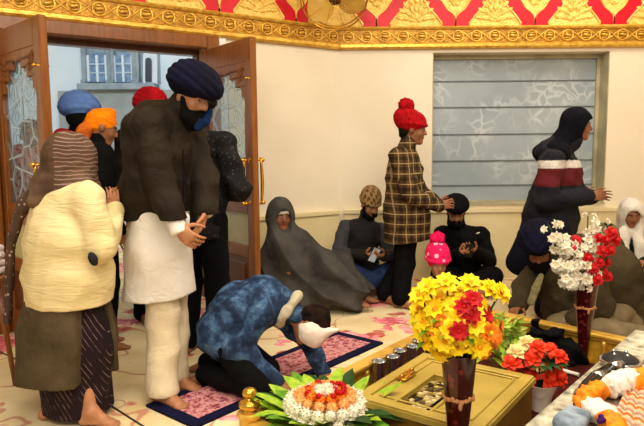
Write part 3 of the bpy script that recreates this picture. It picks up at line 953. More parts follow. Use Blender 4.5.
def patka(root, hd, m, h=.006, size=1.0, name='head_wrap'):
    c, f, u, l, s = hd; s *= size; R = np.array([l, f, u]); p = lambda x, y, z: c + s * (x * l + y * f + z * u)
    v = Vol(); v.ell(p(0, -.016, .042), (.092 * s, .110 * s, .098 * s), .02, R); v.ell(p(0, .03, .135), (.034 * s, .034 * s, .030 * s), .04, R)
    v.ell(p(0, -.07, .0), (.07 * s, .05 * s, .06 * s), .03, R)
    v.ell(p(0, .065, -.045), (.085 * s, .080 * s, .085 * s), .01, R, op=-1)
    v.fold(wraps(p(0, 0, 0), u, .004, 85, l, -.5)); return vol_obj(name, v, h, m, root)

def beanie(root, hd, m, h=.006, size=1.0, pom=0.05, pom_m=None, tall=1.0, color=None, back=0.0):
    c, f, u, l, s = hd; s *= size; R = np.array([l, f, u]); p = lambda x, y, z: c + s * (x * l + y * f + z * u)
    v = Vol(); v.ell(p(0, -.020, .055), (.094 * s, .112 * s, .102 * s * tall), .02, R); v.ell(p(0, -.03 - back, .10 * tall), (.082 * s, .09 * s, .08 * s), .03, R)
    v.cone(p(-.045, -.02, .042), p(.045, -.02, .042), .001, .001, .001)
    v.ell(p(0, -.014, .042), (.101 * s, .119 * s, .030 * s), .008, R)
    v.ell(p(0, .065, -.050), (.088 * s, .085 * s, .080 * s), .008, R, op=-1)
    v.cut(-u, p(0, 0, -.008) if back == 0 else p(0, 0, -.02))
    def rib(P):
        q = P - c; a = np.arctan2(q @ l, q @ f); return .0022 * np.sin(a * 26)
    v.fold(rib)
    o = vol_obj('beanie', v, h, m, root, color)
    if pom:
        w = Vol(); w.ell(p(0, -.04 - back, .150 * tall + pom * .75), (pom * s,) * 3, .01, R); w.fold(folds(.008, 130, 5)); w.fold(folds(.004, 260, 6))
        vol_obj('pompom', w, min(h, .006), pom_m or m, o)
    return o

def beard(root, hd, m, h=.006, size=1.0, long=1.0, moustache=True):
    c, f, u, l, s = hd; R = np.array([l, f, u]); p = lambda x, y, z: c + s * (x * l + y * f + z * u)
    v = Vol()
    v.ell(p(0, .050, -.095 - .02 * (long - 1)), (.060 * s * size, .056 * s * size, .060 * s * long), .03, R)
    for sg in (-1, 1): v.cone(p(sg * .066, .008, -.01), p(sg * .052, .042, -.085), .018 * s, .032 * s, .03)
    if moustache:
        for sg in (-1, 1): v.cone(p(sg * .004, .104, -.038), p(sg * .034, .086, -.050), .009 * s, .007 * s, .01)
    v.fold(folds(.005, 110, 3, (1, 1, .3)))
    return vol_obj('beard', v, h, m, root)

def hair(root, hd, m, h=.006, long=False):
    c, f, u, l, s = hd; R = np.array([l, f, u]); p = lambda x, y, z: c + s * (x * l + y * f + z * u)
    v = Vol(); v.ell(p(0, -.022, .042), (.086 * s, .098 * s, .092 * s), .02, R); v.ell(p(0, -.07, -.02), (.07 * s, .045 * s, .07 * s), .03, R)
    v.ell(p(0, .085, -.035), (.075 * s, .07 * s, .085 * s), .01, R, op=-1); v.fold(folds(.004, 120, 4))
    return vol_obj('hair', v, h, m, root)

class Pose:
    """joints in a frame at the person's feet: r to their right, f forward, z up (metres at 1.75 m tall)"""
    def __init__(s, base, front, H=1.75):
        s.B = A((base[0], base[1], 0)); s.F = nrm((front[0], front[1], 0)); s.R = np.array([s.F[1], -s.F[0], 0]); s.s = H / 1.75
    def w(s, r, f, z): return s.B + s.s * (s.R * r + s.F * f) + np.array([0, 0, z * s.s])
    def dirw(s, r, f, z): return s.R * r + s.F * f + np.array([0, 0, float(z)])
    def stand(s, lean=0.0, head_down=0.0):
        w = s.w
        J = dict(front=s.F, pel=w(0, 0, .93), wst=w(0, lean * .3, 1.10), chest=w(0, lean * .7, 1.33), neck=w(0, lean * .95, 1.47), head=w(0, lean * 1.2 + .03 + head_down * .05, 1.62 - head_down * .02),
                 face=s.dirw(0, 1, -head_down), up=s.dirw(0, head_down, 1))
        for q, g in (('L', -1), ('R', 1)):
            J.update({'sh' + q: w(g * .185, lean * .9, 1.42), 'el' + q: w(g * .25, lean * .6 - .03, 1.13), 'wr' + q: w(g * .24, lean * .5 + .08, .90), 'hip' + q: w(g * .09, 0, .90), 'kn' + q: w(g * .10, .02, .49), 'an' + q: w(g * .11, -.02, .075), 'toe' + q: s.F})
        return J
def person(label, base, group=None):
    r = empty('person', (float(base[0]), float(base[1]), 0.0)); tag(r, label, 'person', group); return r
M_black = cloth('black_cloth', (0.045, 0.045, 0.052), (0.028, 0.028, 0.034))
M_navy = cloth('navy_cloth', (0.055, 0.055, 0.14), (0.035, 0.035, 0.09))
M_beard = cloth('black_beard', (0.05, 0.045, 0.045), bscale=260, bump=0.8, scale=60)
M_hair = cloth('dark_hair', (0.10, 0.065, 0.045), bscale=260, bump=0.7, scale=60)

# ---------------------------------------------------------------- woman in the cream cardigan, seen from behind
b0 = onz(76, 412); S1 = Pose(b0, (.62, .78), 1.75); w = S1.w
root = person('woman in cream cardigan and dark dotted headscarf standing with folded hands, seen from behind', b0)
z = lambda y: 1.38 - (y - 151) / 600 * b0.y
xo = lambda px: (px - 76) / 600 * b0.y
J = S1.stand()
sc = .83
for k_ in J:
    if k_[:3] in ('fro', 'fac', 'up', 'toe'): continue
    J[k_] = S1.B + (J[k_] - S1.B) * np.array([.9, .9, .822])
J['head'] = w(.0, .05, 1.335); J['neck'] = w(0, .01, 1.20); J['face'] = S1.dirw(0, 1, -.1); J['up'] = S1.dirw(0, .1, 1)
J['shR'] = w(.19, .02, 1.14); J['shL'] = w(-.19, .0, 1.14); J['chest'] = w(0, 0, 1.08)
J['elR'] = w(.24, .05, .90); J['wrR'] = w(.085, .225, 1.05); J['elL'] = w(-.25, .12, .91); J['wrL'] = w(.035, .255, 1.045)
J['handR'] = (S1.dirw(-.10, .10, 1), S1.dirw(-1, .1, 0), dict(curl=(.15, .3, .25), spread=.04))
J['handL'] = (S1.dirw(.05, .10, 1), S1.dirw(1, .1, 0), dict(curl=(.15, .3, .25), spread=.04))
J['anL'] = A(onz(50, 405, .075)); J['anR'] = A(onz(90, 412, .075)); J['toeR'] = (.95, -.1, 0); J['toeL'] = (.6, .5, 0)
hd = build_body(root, J, .86, SKIN_M, .0065, .96, girth=1.1)
v = coat_vol(J, .98, [(w(0, .0, .56), .235), (w(0, .0, .72), .235), (w(0, .0, .93), .218), (w(0, .005, 1.06), .17)], (.085, .080, .060), 1.16, .06, .08, 11, .007, 24)
v.cut((0, 0, -1), (0, 0, z(304)))
card = vol_obj('cardigan', v, .0075, mat('cream_knit', (0.90, 0.83, 0.63), (0.84, 0.77, 0.55), rough=0.95, scale=5, bump=0.5, bscale=170, stretch=(.6, .6, 3.0), wr=.5), root)
pk = at(93, 259, b0.y - .215); M_ink = mat('inky_cloth', (0.05, 0.04, 0.10), bump=.1)
v = Vol().ell(pk, (.022, .02, .037), .01, [(.94, 0, .34), (0, 1, 0), (-.34, 0, .94)]); vol_obj('pocket_opening', v, .006, M_ink, card)
v = Vol(); lo = z(379)
v.chain([w(0, 0, .70), w(-.01, -.01, .45), w(-.03, -.02, .10)], [.215, .255, .300], .05, (S1.F, 1.12))
v.box(((80 - 322) / 600 * (b0.y - .23), b0.y - .22, .34), (.060, .22, .40), .01, .02, op=-1); v.cut((0, 0, -1), (0, 0, lo)); v.fold(folds(.013, 22, 4, (1, 1, .08)))
vol_obj('kurta', v, .0085, cloth('olive_grey_cloth', (0.33, 0.28, 0.20), (0.26, 0.22, 0.15), scale=6), root)
def batik():
    t = NT('patterned_skirt_cloth'); co = t.coord('Object', rot=(0, .5, .3)); s3 = t.sep(co)
    li = t.ramp(t.math('FRACT', t.math('MULTIPLY', t.math('ADD', s3[0], t.math('MULTIPLY', s3[1], .5)), 42.0)), [(0.0, (1, 1, 1)), (.12, (0, 0, 0)), (.9, (0, 0, 0))])
    n = t.ramp(t.noise(t.coord('Object'), 16), [(.45, (0, 0, 0)), (.6, (1, 1, 1))])
    t.base(t.mixc(t.math('MULTIPLY', li, n), (0.11, 0.055, 0.075), (0.66, 0.52, 0.50))); return t.set(.85, 0, .2)
v = Vol(); v.chain([w(0, 0, .66), w(.02, .01, .35), w(.03, .0, .06)], [.17, .195, .185], .05, (S1.F, 1.1)); v.cut((0, 0, -1), (0, 0, .035)); v.fold(folds(.014, 26, 8, (1, 1, .1)))
vol_obj('skirt', v, .008, batik(), root)
def dots(name, c, c2, dot, sc_):
    t = NT(name); co = t.coord('Object'); d = t.voro(co, sc_); 
    n = t.ramp(t.noise(co, 8), [(.35, c2), (.65, c)])
    t.base(t.mixc(t.ramp(d, [(.20, (1, 1, 1)), (.26, (0, 0, 0))]), n, dot)); t.bump(t.noise(co, 140), .3, .003); return t.set(.8, 0, .25)
M_scarfb = dots('dotted_brown_scarf', (0.33, 0.24, 0.18), (0.25, 0.18, 0.14), (0.70, 0.60, 0.52), 34)
def scarfstripe():
    t = NT('striped_scarf'); co = t.coord('Object'); s3 = t.sep(co)
    wv = t.math('FRACT', t.math('MULTIPLY', t.math('ADD', s3[2], t.math('MULTIPLY', t.noise(co, 6), .06)), 46.0))
    li = t.ramp(wv, [(0, (1, 1, 1)), (.3, (0, 0, 0)), (.95, (0, 0, 0))])
    gate = t.ramp(t.math('ADD', t.math('MULTIPLY', s3[2], 1.0), t.math('MULTIPLY', s3[0], 1.1)), [(0, (0, 0, 0)), (1, (1, 1, 1))])
    br = t.ramp(t.noise(co, 7), [(.35, (0.28, 0.20, 0.15)), (.65, (0.40, 0.31, 0.22))])
    m = t.math('MULTIPLY', li, t.math('GREATER_THAN', s3[0], 0.0))
    t.base(t.mixc(t.math('MULTIPLY', m, .75), br, (0.72, 0.58, 0.55))); t.bump(t.noise(co, 140), .3, .003); return t.set(.85, 0, .2)
c_, f_, u_, l_, s_ = hd
v = Vol(); Rr = np.array([l_, f_, u_])
v.ell(c_ + u_ * .025 - f_ * .01, (.120, .134, .120), .03, Rr)
v.cone(c_ - f_ * .02 - u_ * .04, w(-.01, -.03, 1.20), .104, .095, .05); v.cone(w(-.06, -.04, 1.19), w(.07, .03, 1.19), .08, .075, .05)
v.cone(c_ - u_ * .08 + f_ * .03, w(0, .13, 1.10), .085, .09, .05); v.cone(w(-.05, -.08, 1.19), w(-.02, -.15, 1.13), .06, .03, .05)
v.ell(c_ + f_ * .125 - u_ * .01, (.070, .07, .085), .02, Rr, op=-1); v.fold(folds(.007, 40, 3)); v.fold(wraps(c_ + f_ * .1, (0, .5, -1), .003, 70))
sc1 = vol_obj('headscarf', v, .007, scarfstripe(), root)
v = Vol(); ax = S1.dirw(-.45, -.9, 0)
v.chain([w(-.06, -.09, 1.19), w(-.17, -.14, 1.09), w(-.265, -.16, .90), w(-.29, -.17, .70), w(-.30, -.19, .47)], [.06, .058, .056, .056, .060], .02, (ax, 2.6)); v.cut((0, 0, -1), (0, 0, z(327))); v.fold(folds(.004, 45, 9))
vol_obj('scarf_end', v, .0065, M_scarfb, sc1)

# ---------------------------------------------------------------- tall man with the navy turban and brown jacket
b0 = onz(163, 390); Y0 = b0.y
S2 = Pose(b0, (.85, -.53), 1.80); w = S2.w
root = person('tall man in navy turban, dark brown jacket and long white kurta standing with head bowed', b0)
at2 = lambda x, y, d=0: A(at(x, y, Y0 + d))
J = S2.stand(.10, .55)
J['pel'] = at2(158, 228); J['wst'] = at2(158, 195); J['chest'] = at2(164, 145); J['neck'] = at2(175, 114, -.02); J['head'] = at2(192, 97, -.06)
J['face'] = (.80, -.50, -.42); J['up'] = (.36, -.22, .9)
J['shR'] = at2(149, 126, -.17); J['shL'] = at2(184, 126, .16); J['elR'] = at2(160, 182, -.20); J['wrR'] = at2(178, 229, -.27)
J['elL'] = at2(204, 176, .02); J['wrL'] = at2(205, 210, -.12)
J['handR'] = ((.62, -.25, -.45), (.35, .9, -.1), dict(curl=(.55, .7, .5), spread=.05)); J['handL'] = ((-.22, -.25, -.9), (-.75, -.4, .3), dict(curl=(.3, .4, .35)))
J['hipR'] = at2(154, 232, -.08); J['hipL'] = at2(166, 232, .08); J['knR'] = at2(164, 318, -.07); J['knL'] = at2(173, 315, .12)
J['anR'] = A(onz(162, 388, .085)); J['anL'] = A(onz(172, 374, .085)); J['toeR'] = (.82, -.55, 0); J['toeL'] = (.9, -.3, 0)
hd = build_body(root, J, 1.03, SKIN_M, .0065, 1.03)
M_brown = cloth('dark_olive_brown_cloth', (0.165, 0.135, 0.095), (0.12, 0.095, 0.065), scale=7, rough=.7)
v = coat_vol(J, 1.03, [(at2(157, 222), .175), (at2(156, 190), .19), (at2(160, 150), .185), (at2(168, 126), .13)], (.092, .078, .062), 1.05, .06, .085, 21, .009, 22, cuff=.97)
v.cut((0.08, 0, -1), at2(157, 217)); v.cone(at2(138, 128, -.05), at2(150, 118, .0), .10, .09, .06)
jk = vol_obj('jacket', v, .0075, M_brown, root)
for q in 'RL':
    e, r_ = A(J['el' + q]), A(J['wr' + q]); d = nrm(r_ - e)
    v = Vol().cone(e + (r_ - e) * .90, r_ + d * .012, .046, .046, .01); v.cut(d, r_ + d * .03); vol_obj('shirt_cuff', v, .006, cloth('white_cotton', (0.90, 0.88, 0.84), (0.84, 0.82, 0.78), scale=4), jk)
v = Vol().chain([at2(183, 150, -.20), at2(184, 182, -.215), at2(182, 214, -.20)], [.006, .006, .006], .005); vol_obj('front_zip', v, .006, M_black, jk)
M_kurta = cloth('white_cotton', (0.90, 0.88, 0.84))
v = Vol(); v.chain([at2(159, 205), at2(159, 250), at2(160, 310)], [.165, .185, .215], .05, (S2.F, 1.05)); v.cut((.06, 0, -1), at2(160, 295)); v.fold(folds(.010, 26, 5, (1, 1, .12)))
v.cone(at2(186, 217, -.19), at2(187, 235, -.20), .03, .015, .03)
vol_obj('kurta', v, .0085, M_kurta, root)
v = Vol()
for q, d in (('R', 0), ('L', 0)):
    v.cone(A(J['hip' + q]) * .75 + A(J['kn' + q]) * .25, J['kn' + q], .085, .094, .03); v.cone(J['kn' + q], A(J['an' + q]) + (0, 0, .0), .094, .088, .02)
v.fold(folds(.007, 30, 6)); v.cut((0, 0, -1), (0, 0, .055)); vol_obj('trousers', v, .008, cloth('cream_cotton', (0.86, 0.80, 0.68), (0.80, 0.73, 0.60), scale=4), root)
turban(root, hd, M_navy, .006, 1.04, .70, tilt=.12, off=(0, 0, -.008))
beard(root, hd, M_beard, .006, 1.05, 1.15)
c_, f_, u_, l_, s_ = hd
v = Vol().ell(c_ + f_ * .105 - u_ * .115 - l_ * .0, (.040, .020, .040), .02, np.array([l_, f_, u_])); v.cone(c_ + f_ * .115 - u_ * .10 + l_ * .03, c_ + f_ * .10 - u_ * .04 + l_ * .055, .022, .016, .02); v.fold(folds(.006, 80, 2)); vol_obj('chin_cloth', v, .006, cloth('teal_blue_cloth', (0.07, 0.16, 0.32)), root)

# ---------------------------------------------------------------- bowing boy in the blue jacket
b0 = onz(238, 384); Y0 = b0.y
root = person('boy in a mottled blue jacket kneeling and bowing low, white cloth around his head', b0)
J = dict(front=(.75, -.15, -.6), pel=at2(226, 335), wst=at2(240, 312), chest=at2(268, 304), neck=at2(289, 310, -.02), head=at2(311, 325, -.04), face=(.30, -.35, -.9), up=(.9, -.1, .35))
J.update(shR=at2(262, 312, -.15), shL=at2(272, 308, .15), elR=at2(239, 350, -.20), wrR=at2(276, 381, -.22), elL=at2(309, 340, .12), wrL=at2(322, 371, .06),
         hipR=at2(226, 343, -.09), hipL=at2(228, 338, .09), knR=A(onz(260, 386, .09)) + (0, -.05, 0), knL=A(onz(265, 372, .09)) + (0, .05, 0),
         anR=A(onz(206, 374, .07)), anL=A(onz(208, 362, .07)), toeR=(-.8, .1, 0), toeL=(-.8, .1, 0))
J['handR'] = ((.8, -.15, -.35), (0, 0, -1), dict(curl=(.1, .15, .1))); J['handL'] = ((.5, -.5, -.35), (0, 0, -1), dict(curl=(.1, .15, .1)))
hd = build_body(root, J, .80, SKIN_B, .0065, .93)
def denim():
    t = NT('mottled_blue_cloth'); co = t.coord('Object'); n = t.noise(co, 13, 4, .65)
    t.base(t.ramp(n, [(.30, (0.05, 0.09, 0.16)), (.48, (0.11, 0.19, 0.31)), (.60, (0.24, 0.36, 0.50)), (.78, (0.42, 0.54, 0.64))])); t.bump(t.noise(co, 60), .35, .006); return t.set(.8, 0, .25)
M_denim = denim()
v = coat_vol(J, .86, [(at2(222, 330), .150), (at2(238, 312), .158), (at2(262, 303), .150), (at2(284, 308), .10)], (.083, .074, .055), 1.08, .06, .07, 31, .008, 26)
v.cone(at2(214, 332), at2(232, 345), .095, .11, .05); v.cone(at2(220, 338, -.09), at2(236, 348, -.11), .105, .10, .05)
jk = vol_obj('jacket', v, .0075, M_denim, root)
v = Vol()
for q in 'LR':
    v.cone(J['hip' + q], J['kn' + q], .092, .075, .03); v.cone(J['kn' + q], J['an' + q], .070, .058, .02)
v.fold(folds(.005, 34, 3)); vol_obj('trousers', v, .008, M_black, root)
c_, f_, u_, l_, s_ = hd; Rr = np.array([l_, f_, u_])
hair(root, hd, cloth('brown_black_hair', (0.16, 0.095, 0.06), (0.05, 0.035, 0.03), bscale=260, bump=.8, scale=22), .0065)
M_whitecl = cloth('white_head_cloth', (0.93, 0.89, 0.84), (0.86, 0.80, 0.74), scale=10)
v = Vol()
v.ell(c_ - u_ * .005 + f_ * .034, (.098, .096, .078), .02, Rr)
v.cone(c_ + f_ * .06 + u_ * .03, c_ + u_ * .135 + f_ * .075, .062, .018, .05, (f_, 1.5))
v.ell(c_ + f_ * -.085 + u_ * .02, (.14, .08, .14), .015, Rr, op=-1)
v.fold(folds(.005, 50, 8)); vol_obj('head_cloth', v, .006, M_whitecl, root)
n_ = A(J['neck']); d = nrm(A(J['head']) - n_); e1 = nrm(np.cross(d, (0, 0, 1))); e2 = np.cross(d, e1)
v = Vol(); ring = [n_ - d * .005 + .092 * (math.cos(t) * e1 + math.sin(t) * e2 * 1.05) for t in np.linspace(0, 2 * PI, 17)]
v.chain(ring, [.026] * 17, .015); v.fold(folds(.004, 60, 12)); vol_obj('collar', v, .006, cloth('fleece_collar', (0.80, 0.76, 0.66), (0.70, 0.66, 0.56), bscale=220, bump=.7), jk)

# ---------------------------------------------------------------- kneeling man with the navy turban behind the rail
b0 = onz(590, 336); Y0 = 4.35
root = person('man in navy turban and olive grey jacket kneeling with a hand on gold rail', b0)
J = dict(front=(-.72, -.45, -.35), pel=at2(622, 302, .10), wst=at2(604, 270, .06), chest=at2(580, 262, .03), neck=at2(554, 256, 0), head=at2(539, 250, -.05), face=(-.30, -.80, -.48), up=(-.25, -.42, .88))
J.update(shR=at2(545, 268, .12), shL=at2(585, 262, -.16), elR=at2(524, 288, .08), wrR=at2(519, 305, -.03), elL=at2(600, 306, -.25), wrL=at2(572, 322, -.22),
         hipR=at2(612, 308, .2), hipL=at2(620, 310, -.02), knR=A(onz(566, 332, .09)) + (0, .12, 0), knL=A(onz(600, 331, .10)), anR=A(onz(640, 328, .08)) + (0, .1, 0), anL=A(onz(646, 336, .08)), toeR=(1, .1, 0), toeL=(1, .1, 0))
J['handR'] = ((-.55, -.55, -.25), (-.1, -.35, -.9), dict(curl=(.45, .6, .4), spread=.1)); J['handL'] = ((-.8, -.3, -.3), (0, -.2, -1), dict(curl=(.5, .6, .4)))
hd = build_body(root, J, 1.0, SKIN_B, .0075, 1.03)
def camo(name, c1, c2, c3, sc_=9):
    t = NT(name); co = t.coord('Object'); t.base(t.ramp(t.noise(co, sc_, 2), [(.42, c1), (.47, c2), (.58, c3)])); t.bump(t.noise(co, 120), .3, .004); return t.set(.85, 0, .2)
M_olive = cloth('olive_grey_jacket', (0.30, 0.26, 0.18), (0.21, 0.18, 0.12), scale=4, wr=.75)
v = coat_vol(J, 1.08, [(at2(628, 305, .1), .215), (at2(604, 274, .06), .225), (at2(578, 266, .03), .205), (at2(560, 268, .0), .13)], (.098, .085, .064), 1.05, .12, .085, 41, .007, 22, cuff=.95)
v.cone(at2(562, 278, .04), at2(568, 316, .10), .16, .20, .06)
jk = vol_obj('jacket', v, .0085, M_olive, root)
v = Vol().box(at2(535, 295, -.215), (.040, .008, .055), .006, .004, R=[(.95, -.3, 0), (.3, .95, 0), (0, 0, 1)]); v.cone(at2(552, 285, -.14), at2(540, 300, -.2), .0, .0, .0)
v = Vol().chain([at2(541, 276, -.13), at2(536, 288, -.17), at2(531, 302, -.19)], [.022, .030, .028], .01, ((-.4, -.9, .2), 2.4)); vol_obj('lapel', v, .0065, cloth('pale_olive_lapel', (0.55, 0.52, 0.36), (0.42, 0.40, 0.27), scale=30), jk)
v = Vol()
for q in 'LR':
    v.cone(J['hip' + q], J['kn' + q], .115, .095, .04); v.cone(J['kn' + q], J['an' + q], .085, .07, .03)
v.fold(folds(.007, 26, 7)); vol_obj('trousers', v, .009, cloth('grey_beige_trousers', (0.52, 0.46, 0.35), (0.43, 0.38, 0.28)), root)
turban(root, hd, M_navy, .0065, 1.10, .82, amp=.007, freq=62); beard(root, hd, M_beard, .0065, 1.1, 1.2)
# ------------------------------------------------------------------ people along the wall and in the doorway
def seat_pose(Y0, head, neck, chest, pel, shR, shL, elR, wrR, elL, wrL, knR, knL, anR, anL, face, up=(0, 0, 1), front=(0, -1, 0)):
    a = lambda t: A(at(t[0], t[1], Y0 + (t[2] if len(t) > 2 else 0)))
    p, c = a(pel), a(chest)
    J = dict(front=front, face=face, up=up, head=a(head), neck=a(neck), chest=c, pel=p, wst=p * .6 + c * .4, shR=a(shR), shL=a(shL), elR=a(elR), wrR=a(wrR), elL=a(elL), wrL=a(wrL), knR=a(knR), knL=a(knL), anR=a(anR), anL=a(anL))
    d = nrm(J['shR'] - J['shL']) * .09
    J['hipR'], J['hipL'] = p + d, p - d
    for q in 'RL':
        t = J['an' + q] - J['kn' + q]; J['toe' + q] = (t[0], t[1], 0)
        J['an' + q][2] = max(J['an' + q][2], .06); J['kn' + q][2] = max(J['kn' + q][2], .09)
    return J
def drop(J):
    """settle a seated figure so the hips rest on the floor"""
    dz = .12 - J['pel'][2]
    for k_ in ('pel', 'hipR', 'hipL'): J[k_] = A(J[k_]) + (0, 0, dz)
    return J
grey = lambda n, c, c2=None, **kw: cloth(n, c, c2, **kw)

# --- person wrapped in the grey shawl
Y0 = 5.12; ap = lambda x, y, d=0: A(at(x, y, Y0 + d))
root = person('person wrapped head to foot in a grey shawl sitting against the wall by the door', onz(292, 300))
J = seat_pose(Y0, (281, 216), (283, 232), (286, 250, .02), (292, 290, .05), (272, 243), (298, 243), (268, 268, -.05), (290, 272, -.2), (308, 265, -.05), (300, 274, -.2), (326, 268, -.1), (338, 266, .12), (352, 298, -.15), (360, 294, .1), (.35, -.93, -.1), front=(.5, -.85, 0))
drop(J); hd = build_body(root, J, .95, SKIN_B, .009, .98, hands=False)
c_, f_, u_, l_, s_ = hd; Rr = np.array([l_, f_, u_])
v = Vol(); v.ell(c_ + u_ * .03 - f_ * .012, (.118, .128, .135), .02, Rr); v.cone(c_ - u_ * .07 - f_ * .01, ap(286, 250), .115, .215, .08)
v.cone(ap(286, 250), J['pel'], .225, .25, .06); v.cone(ap(279, 262, .05), ap(278, 292, .0), .16, .15, .06)
v.cone(ap(290, 262), J['knR'], .20, .15, .08); v.cone(ap(296, 266), J['knL'], .18, .15, .08)
v.cone(J['knR'], ap(352, 294, -.15), .15, .13, .05); v.cone(J['knL'], ap(361, 290, .1), .15, .11, .05); v.cone(ap(322, 298, -.2), ap(352, 297, -.2), .11, .10, .06); v.cone(ap(290, 292, -.1), ap(322, 296, -.2), .14, .12, .06)
v.ell(c_ + f_ * .115 - u_ * .015, (.062, .085, .092), .015, Rr, op=-1)
dfl = nrm(ap(360, 285) - ap(275, 215)); nfl = nrm(np.cross(dfl, (0, -1, 0)))
def drape(P):
    q = P @ nfl; r_ = P @ dfl
    return .026 * (1 - 2 * np.abs(np.sin(q * 15 + 1.2 * np.sin(r_ * 4 + q * 3)))) * np.clip((.85 - P[..., 2]) / .25, 0, 1)
v.fold(drape); v.fold(folds(.005, 28, 3)); v.cut((0, 0, -1), (0, 0, .006))
vol_obj('shawl', v, .009, cloth('grey_wool_shawl', (0.30, 0.29, 0.27), (0.22, 0.21, 0.20), scale=6), root)
v = Vol(); v.ell(c_ + u_ * .055 - f_ * .0, (.086, .103, .085), .01, Rr); v.ell(c_ + f_ * .07 - u_ * .055, (.09, .09, .09), .01, Rr, op=-1)
def band(P):
    zz = (P - c_) @ u_; col = np.tile(np.array([.80, .78, .72]), (len(P), 1)); col[(zz > .062) & (zz < .082)] = (.2, .2, .22); col[zz > .108] = (.25, .25, .27); return col
vol_obj('striped_cap', v, .007, M_cloth, root, band)

# --- man with the beige beanie
Y0 = 5.78; ap = lambda x, y, d=0: A(at(x, y, Y0 + d))
root = person('man in patterned beige beanie and dark vest seated by the wall, reading a phone', onz(366, 288))
J = seat_pose(Y0, (370, 205, -.05), (366, 220), (362, 235), (362, 272), (346, 229, -.05), (380, 231, .0), (338, 254, -.12), (366, 255, -.36), (392, 256, -.15), (383, 256, -.36), (352, 272, -.25), (389, 271, -.25), (382, 284, -.32), (366, 286, -.40), (.42, -.8, -.45), (.2, -.3, .9), (.3, -.95, 0))
J['handR'] = ((.7, -.55, .1), (.3, .2, .9), dict(curl=(.5, .6, .4))); J['handL'] = ((-.6, -.6, .1), (-.3, .2, .9), dict(curl=(.5, .6, .4)))
drop(J); hd = build_body(root, J, .98, SKIN_M, .008, 1.0)
v = coat_vol(J, 1.0, [(J['pel'], .17), (J['wst'], .165), (J['chest'], .16)], (.078, .066, .05), 1.1, .05, .07, 51, .007, 26)
def vest(P):
    q = (P - A(J['chest'])); a = np.abs(q @ nrm(A(J['shR']) - A(J['shL'])))
    col = np.tile(np.array([.10, .095, .085]), (len(P), 1)); col[(a > .155)] = (.25, .25, .27); return col
vol_obj('vest', v, .009, M_cloth, root, vest)
M_jeans = cloth('blue_jeans', (0.17, 0.23, 0.38), (0.11, 0.15, 0.27), scale=14)
vol_obj('jeans', pants_vol(J, 1.0, seed=9), .010, M_jeans, root)
def knitcap(P):
    q = P - hd[0]; zz = q @ hd[3]; a = np.arctan2(q @ hd[2], q @ hd[1]); m = (np.sin(a * 11 + zz * 60) * np.sin(zz * 150) > .1)
    col = np.tile(np.array([.66, .52, .33]), (len(P), 1)); col[m] = (.42, .30, .17); return col
beanie(root, hd, M_cloth, .006, 1.05, 0, color=knitcap); beard(root, hd, M_beard, .008, .9, .8)
# phone he holds
def slab(name, label, c, u, n, size, mats, cat='phone'):
    u, n = V(u).normalized(), V(n); n = (n - u * n.dot(u)).normalized(); t = u.cross(n)
    o = empty(name, c); tag(o, label, cat); M = frame(t, u, n)
    b = MB(); b.box(c, size, M, .004); b.build('case', mats[0], o)
    b = MB(); b.box(V(c) + n * (size[2] / 2 + .0006), (size[0] * .9, size[1] * .92, .0012), M); b.build('screen', mats[1], o, False); return o
M_phone = mat('phone_black', (0.03, 0.03, 0.035), rough=.3, bump=0); M_screen = mat('pale_screen', (0.80, 0.84, 0.86), rough=.15, bump=0); M_dscreen = mat('dark_screen', (0.10, 0.11, 0.13), rough=.1, bump=0)
slab('phone', 'pale lit phone in the hand of the man in beige beanie', (A(J['wrR']) + A(J['wrL'])) / 2 + (-.01, -.075, .02), (.35, -.2, .75), (.25, -.9, -.2), (.075, .15, .010), (M_phone, M_screen))

# --- youth in the red bobble hat and checked shirt
Y0 = 5.3; ap = lambda x, y, d=0: A(at(x, y, Y0 + d))
root = person('youth in red bobble hat and brown checked shirt standing barefoot in profile', onz(397, 303))
J = dict(front=(.95, -.25, 0), face=(1, -.15, -.12), up=(.12, 0, 1), head=ap(413, 130), neck=ap(405, 147), chest=ap(404, 165), wst=ap(407, 200), pel=ap(408, 222),
         shR=ap(399, 157, -.17), shL=ap(405, 155, .17), elR=ap(412, 196, -.22), wrR=ap(438, 206, -.18), elL=ap(420, 192, .15), wrL=ap(440, 205, .02),
         hipR=ap(407, 226, -.09), hipL=ap(409, 226, .09), knR=ap(405, 264, -.09), knL=ap(403, 260, .12), anR=A(onz(400, 299, .08)), anL=A(onz(384, 294, .08)), toeR=(.9, -.5, 0), toeL=(.6, -.6, 0))
J['handR'] = ((.9, -.2, .2), (0, .9, -.1), dict(curl=(.5, .6, .4))); J['handL'] = ((.9, -.3, .2), (0, -.9, -.2), dict(curl=(.5, .6, .4)))
hd = build_body(root, J, .97, SKIN_B, .0075, 1.06)
def plaid():
    t = NT('brown_checked_cloth'); co = t.coord('Object'); s3 = t.sep(co)
    def lines(x, f, wd, ph=0.0):
        return t.ramp(t.math('PINGPONG', t.math('ADD', t.math('MULTIPLY', x, f), ph), .5), [(0, (1, 1, 1)), (wd, (1, 1, 1)), (wd + .03, (0, 0, 0))])
    hx = t.math('ADD', s3[0], t.math('MULTIPLY', s3[1], .3))
    c = t.mixc(t.math('MULTIPLY', lines(s3[2], 11.5, .14, .2), .55), (0.33, 0.25, 0.15), (0.07, 0.05, 0.035))
    c = t.mixc(t.math('MULTIPLY', lines(hx, 11.5, .14, .3), .55), c, (0.06, 0.045, 0.03))
    c = t.mixc(t.math('MULTIPLY', lines(s3[2], 11.5, .03, .7), .7), c, (0.72, 0.62, 0.44)); c = t.mixc(t.math('MULTIPLY', lines(hx, 11.5, .03, .8), .6), c, (0.70, 0.60, 0.42))
    t.base(c); t.bump(t.noise(co, 150), .3, .003); t.wrinkle(co); return t.set(.9, 0, .1)
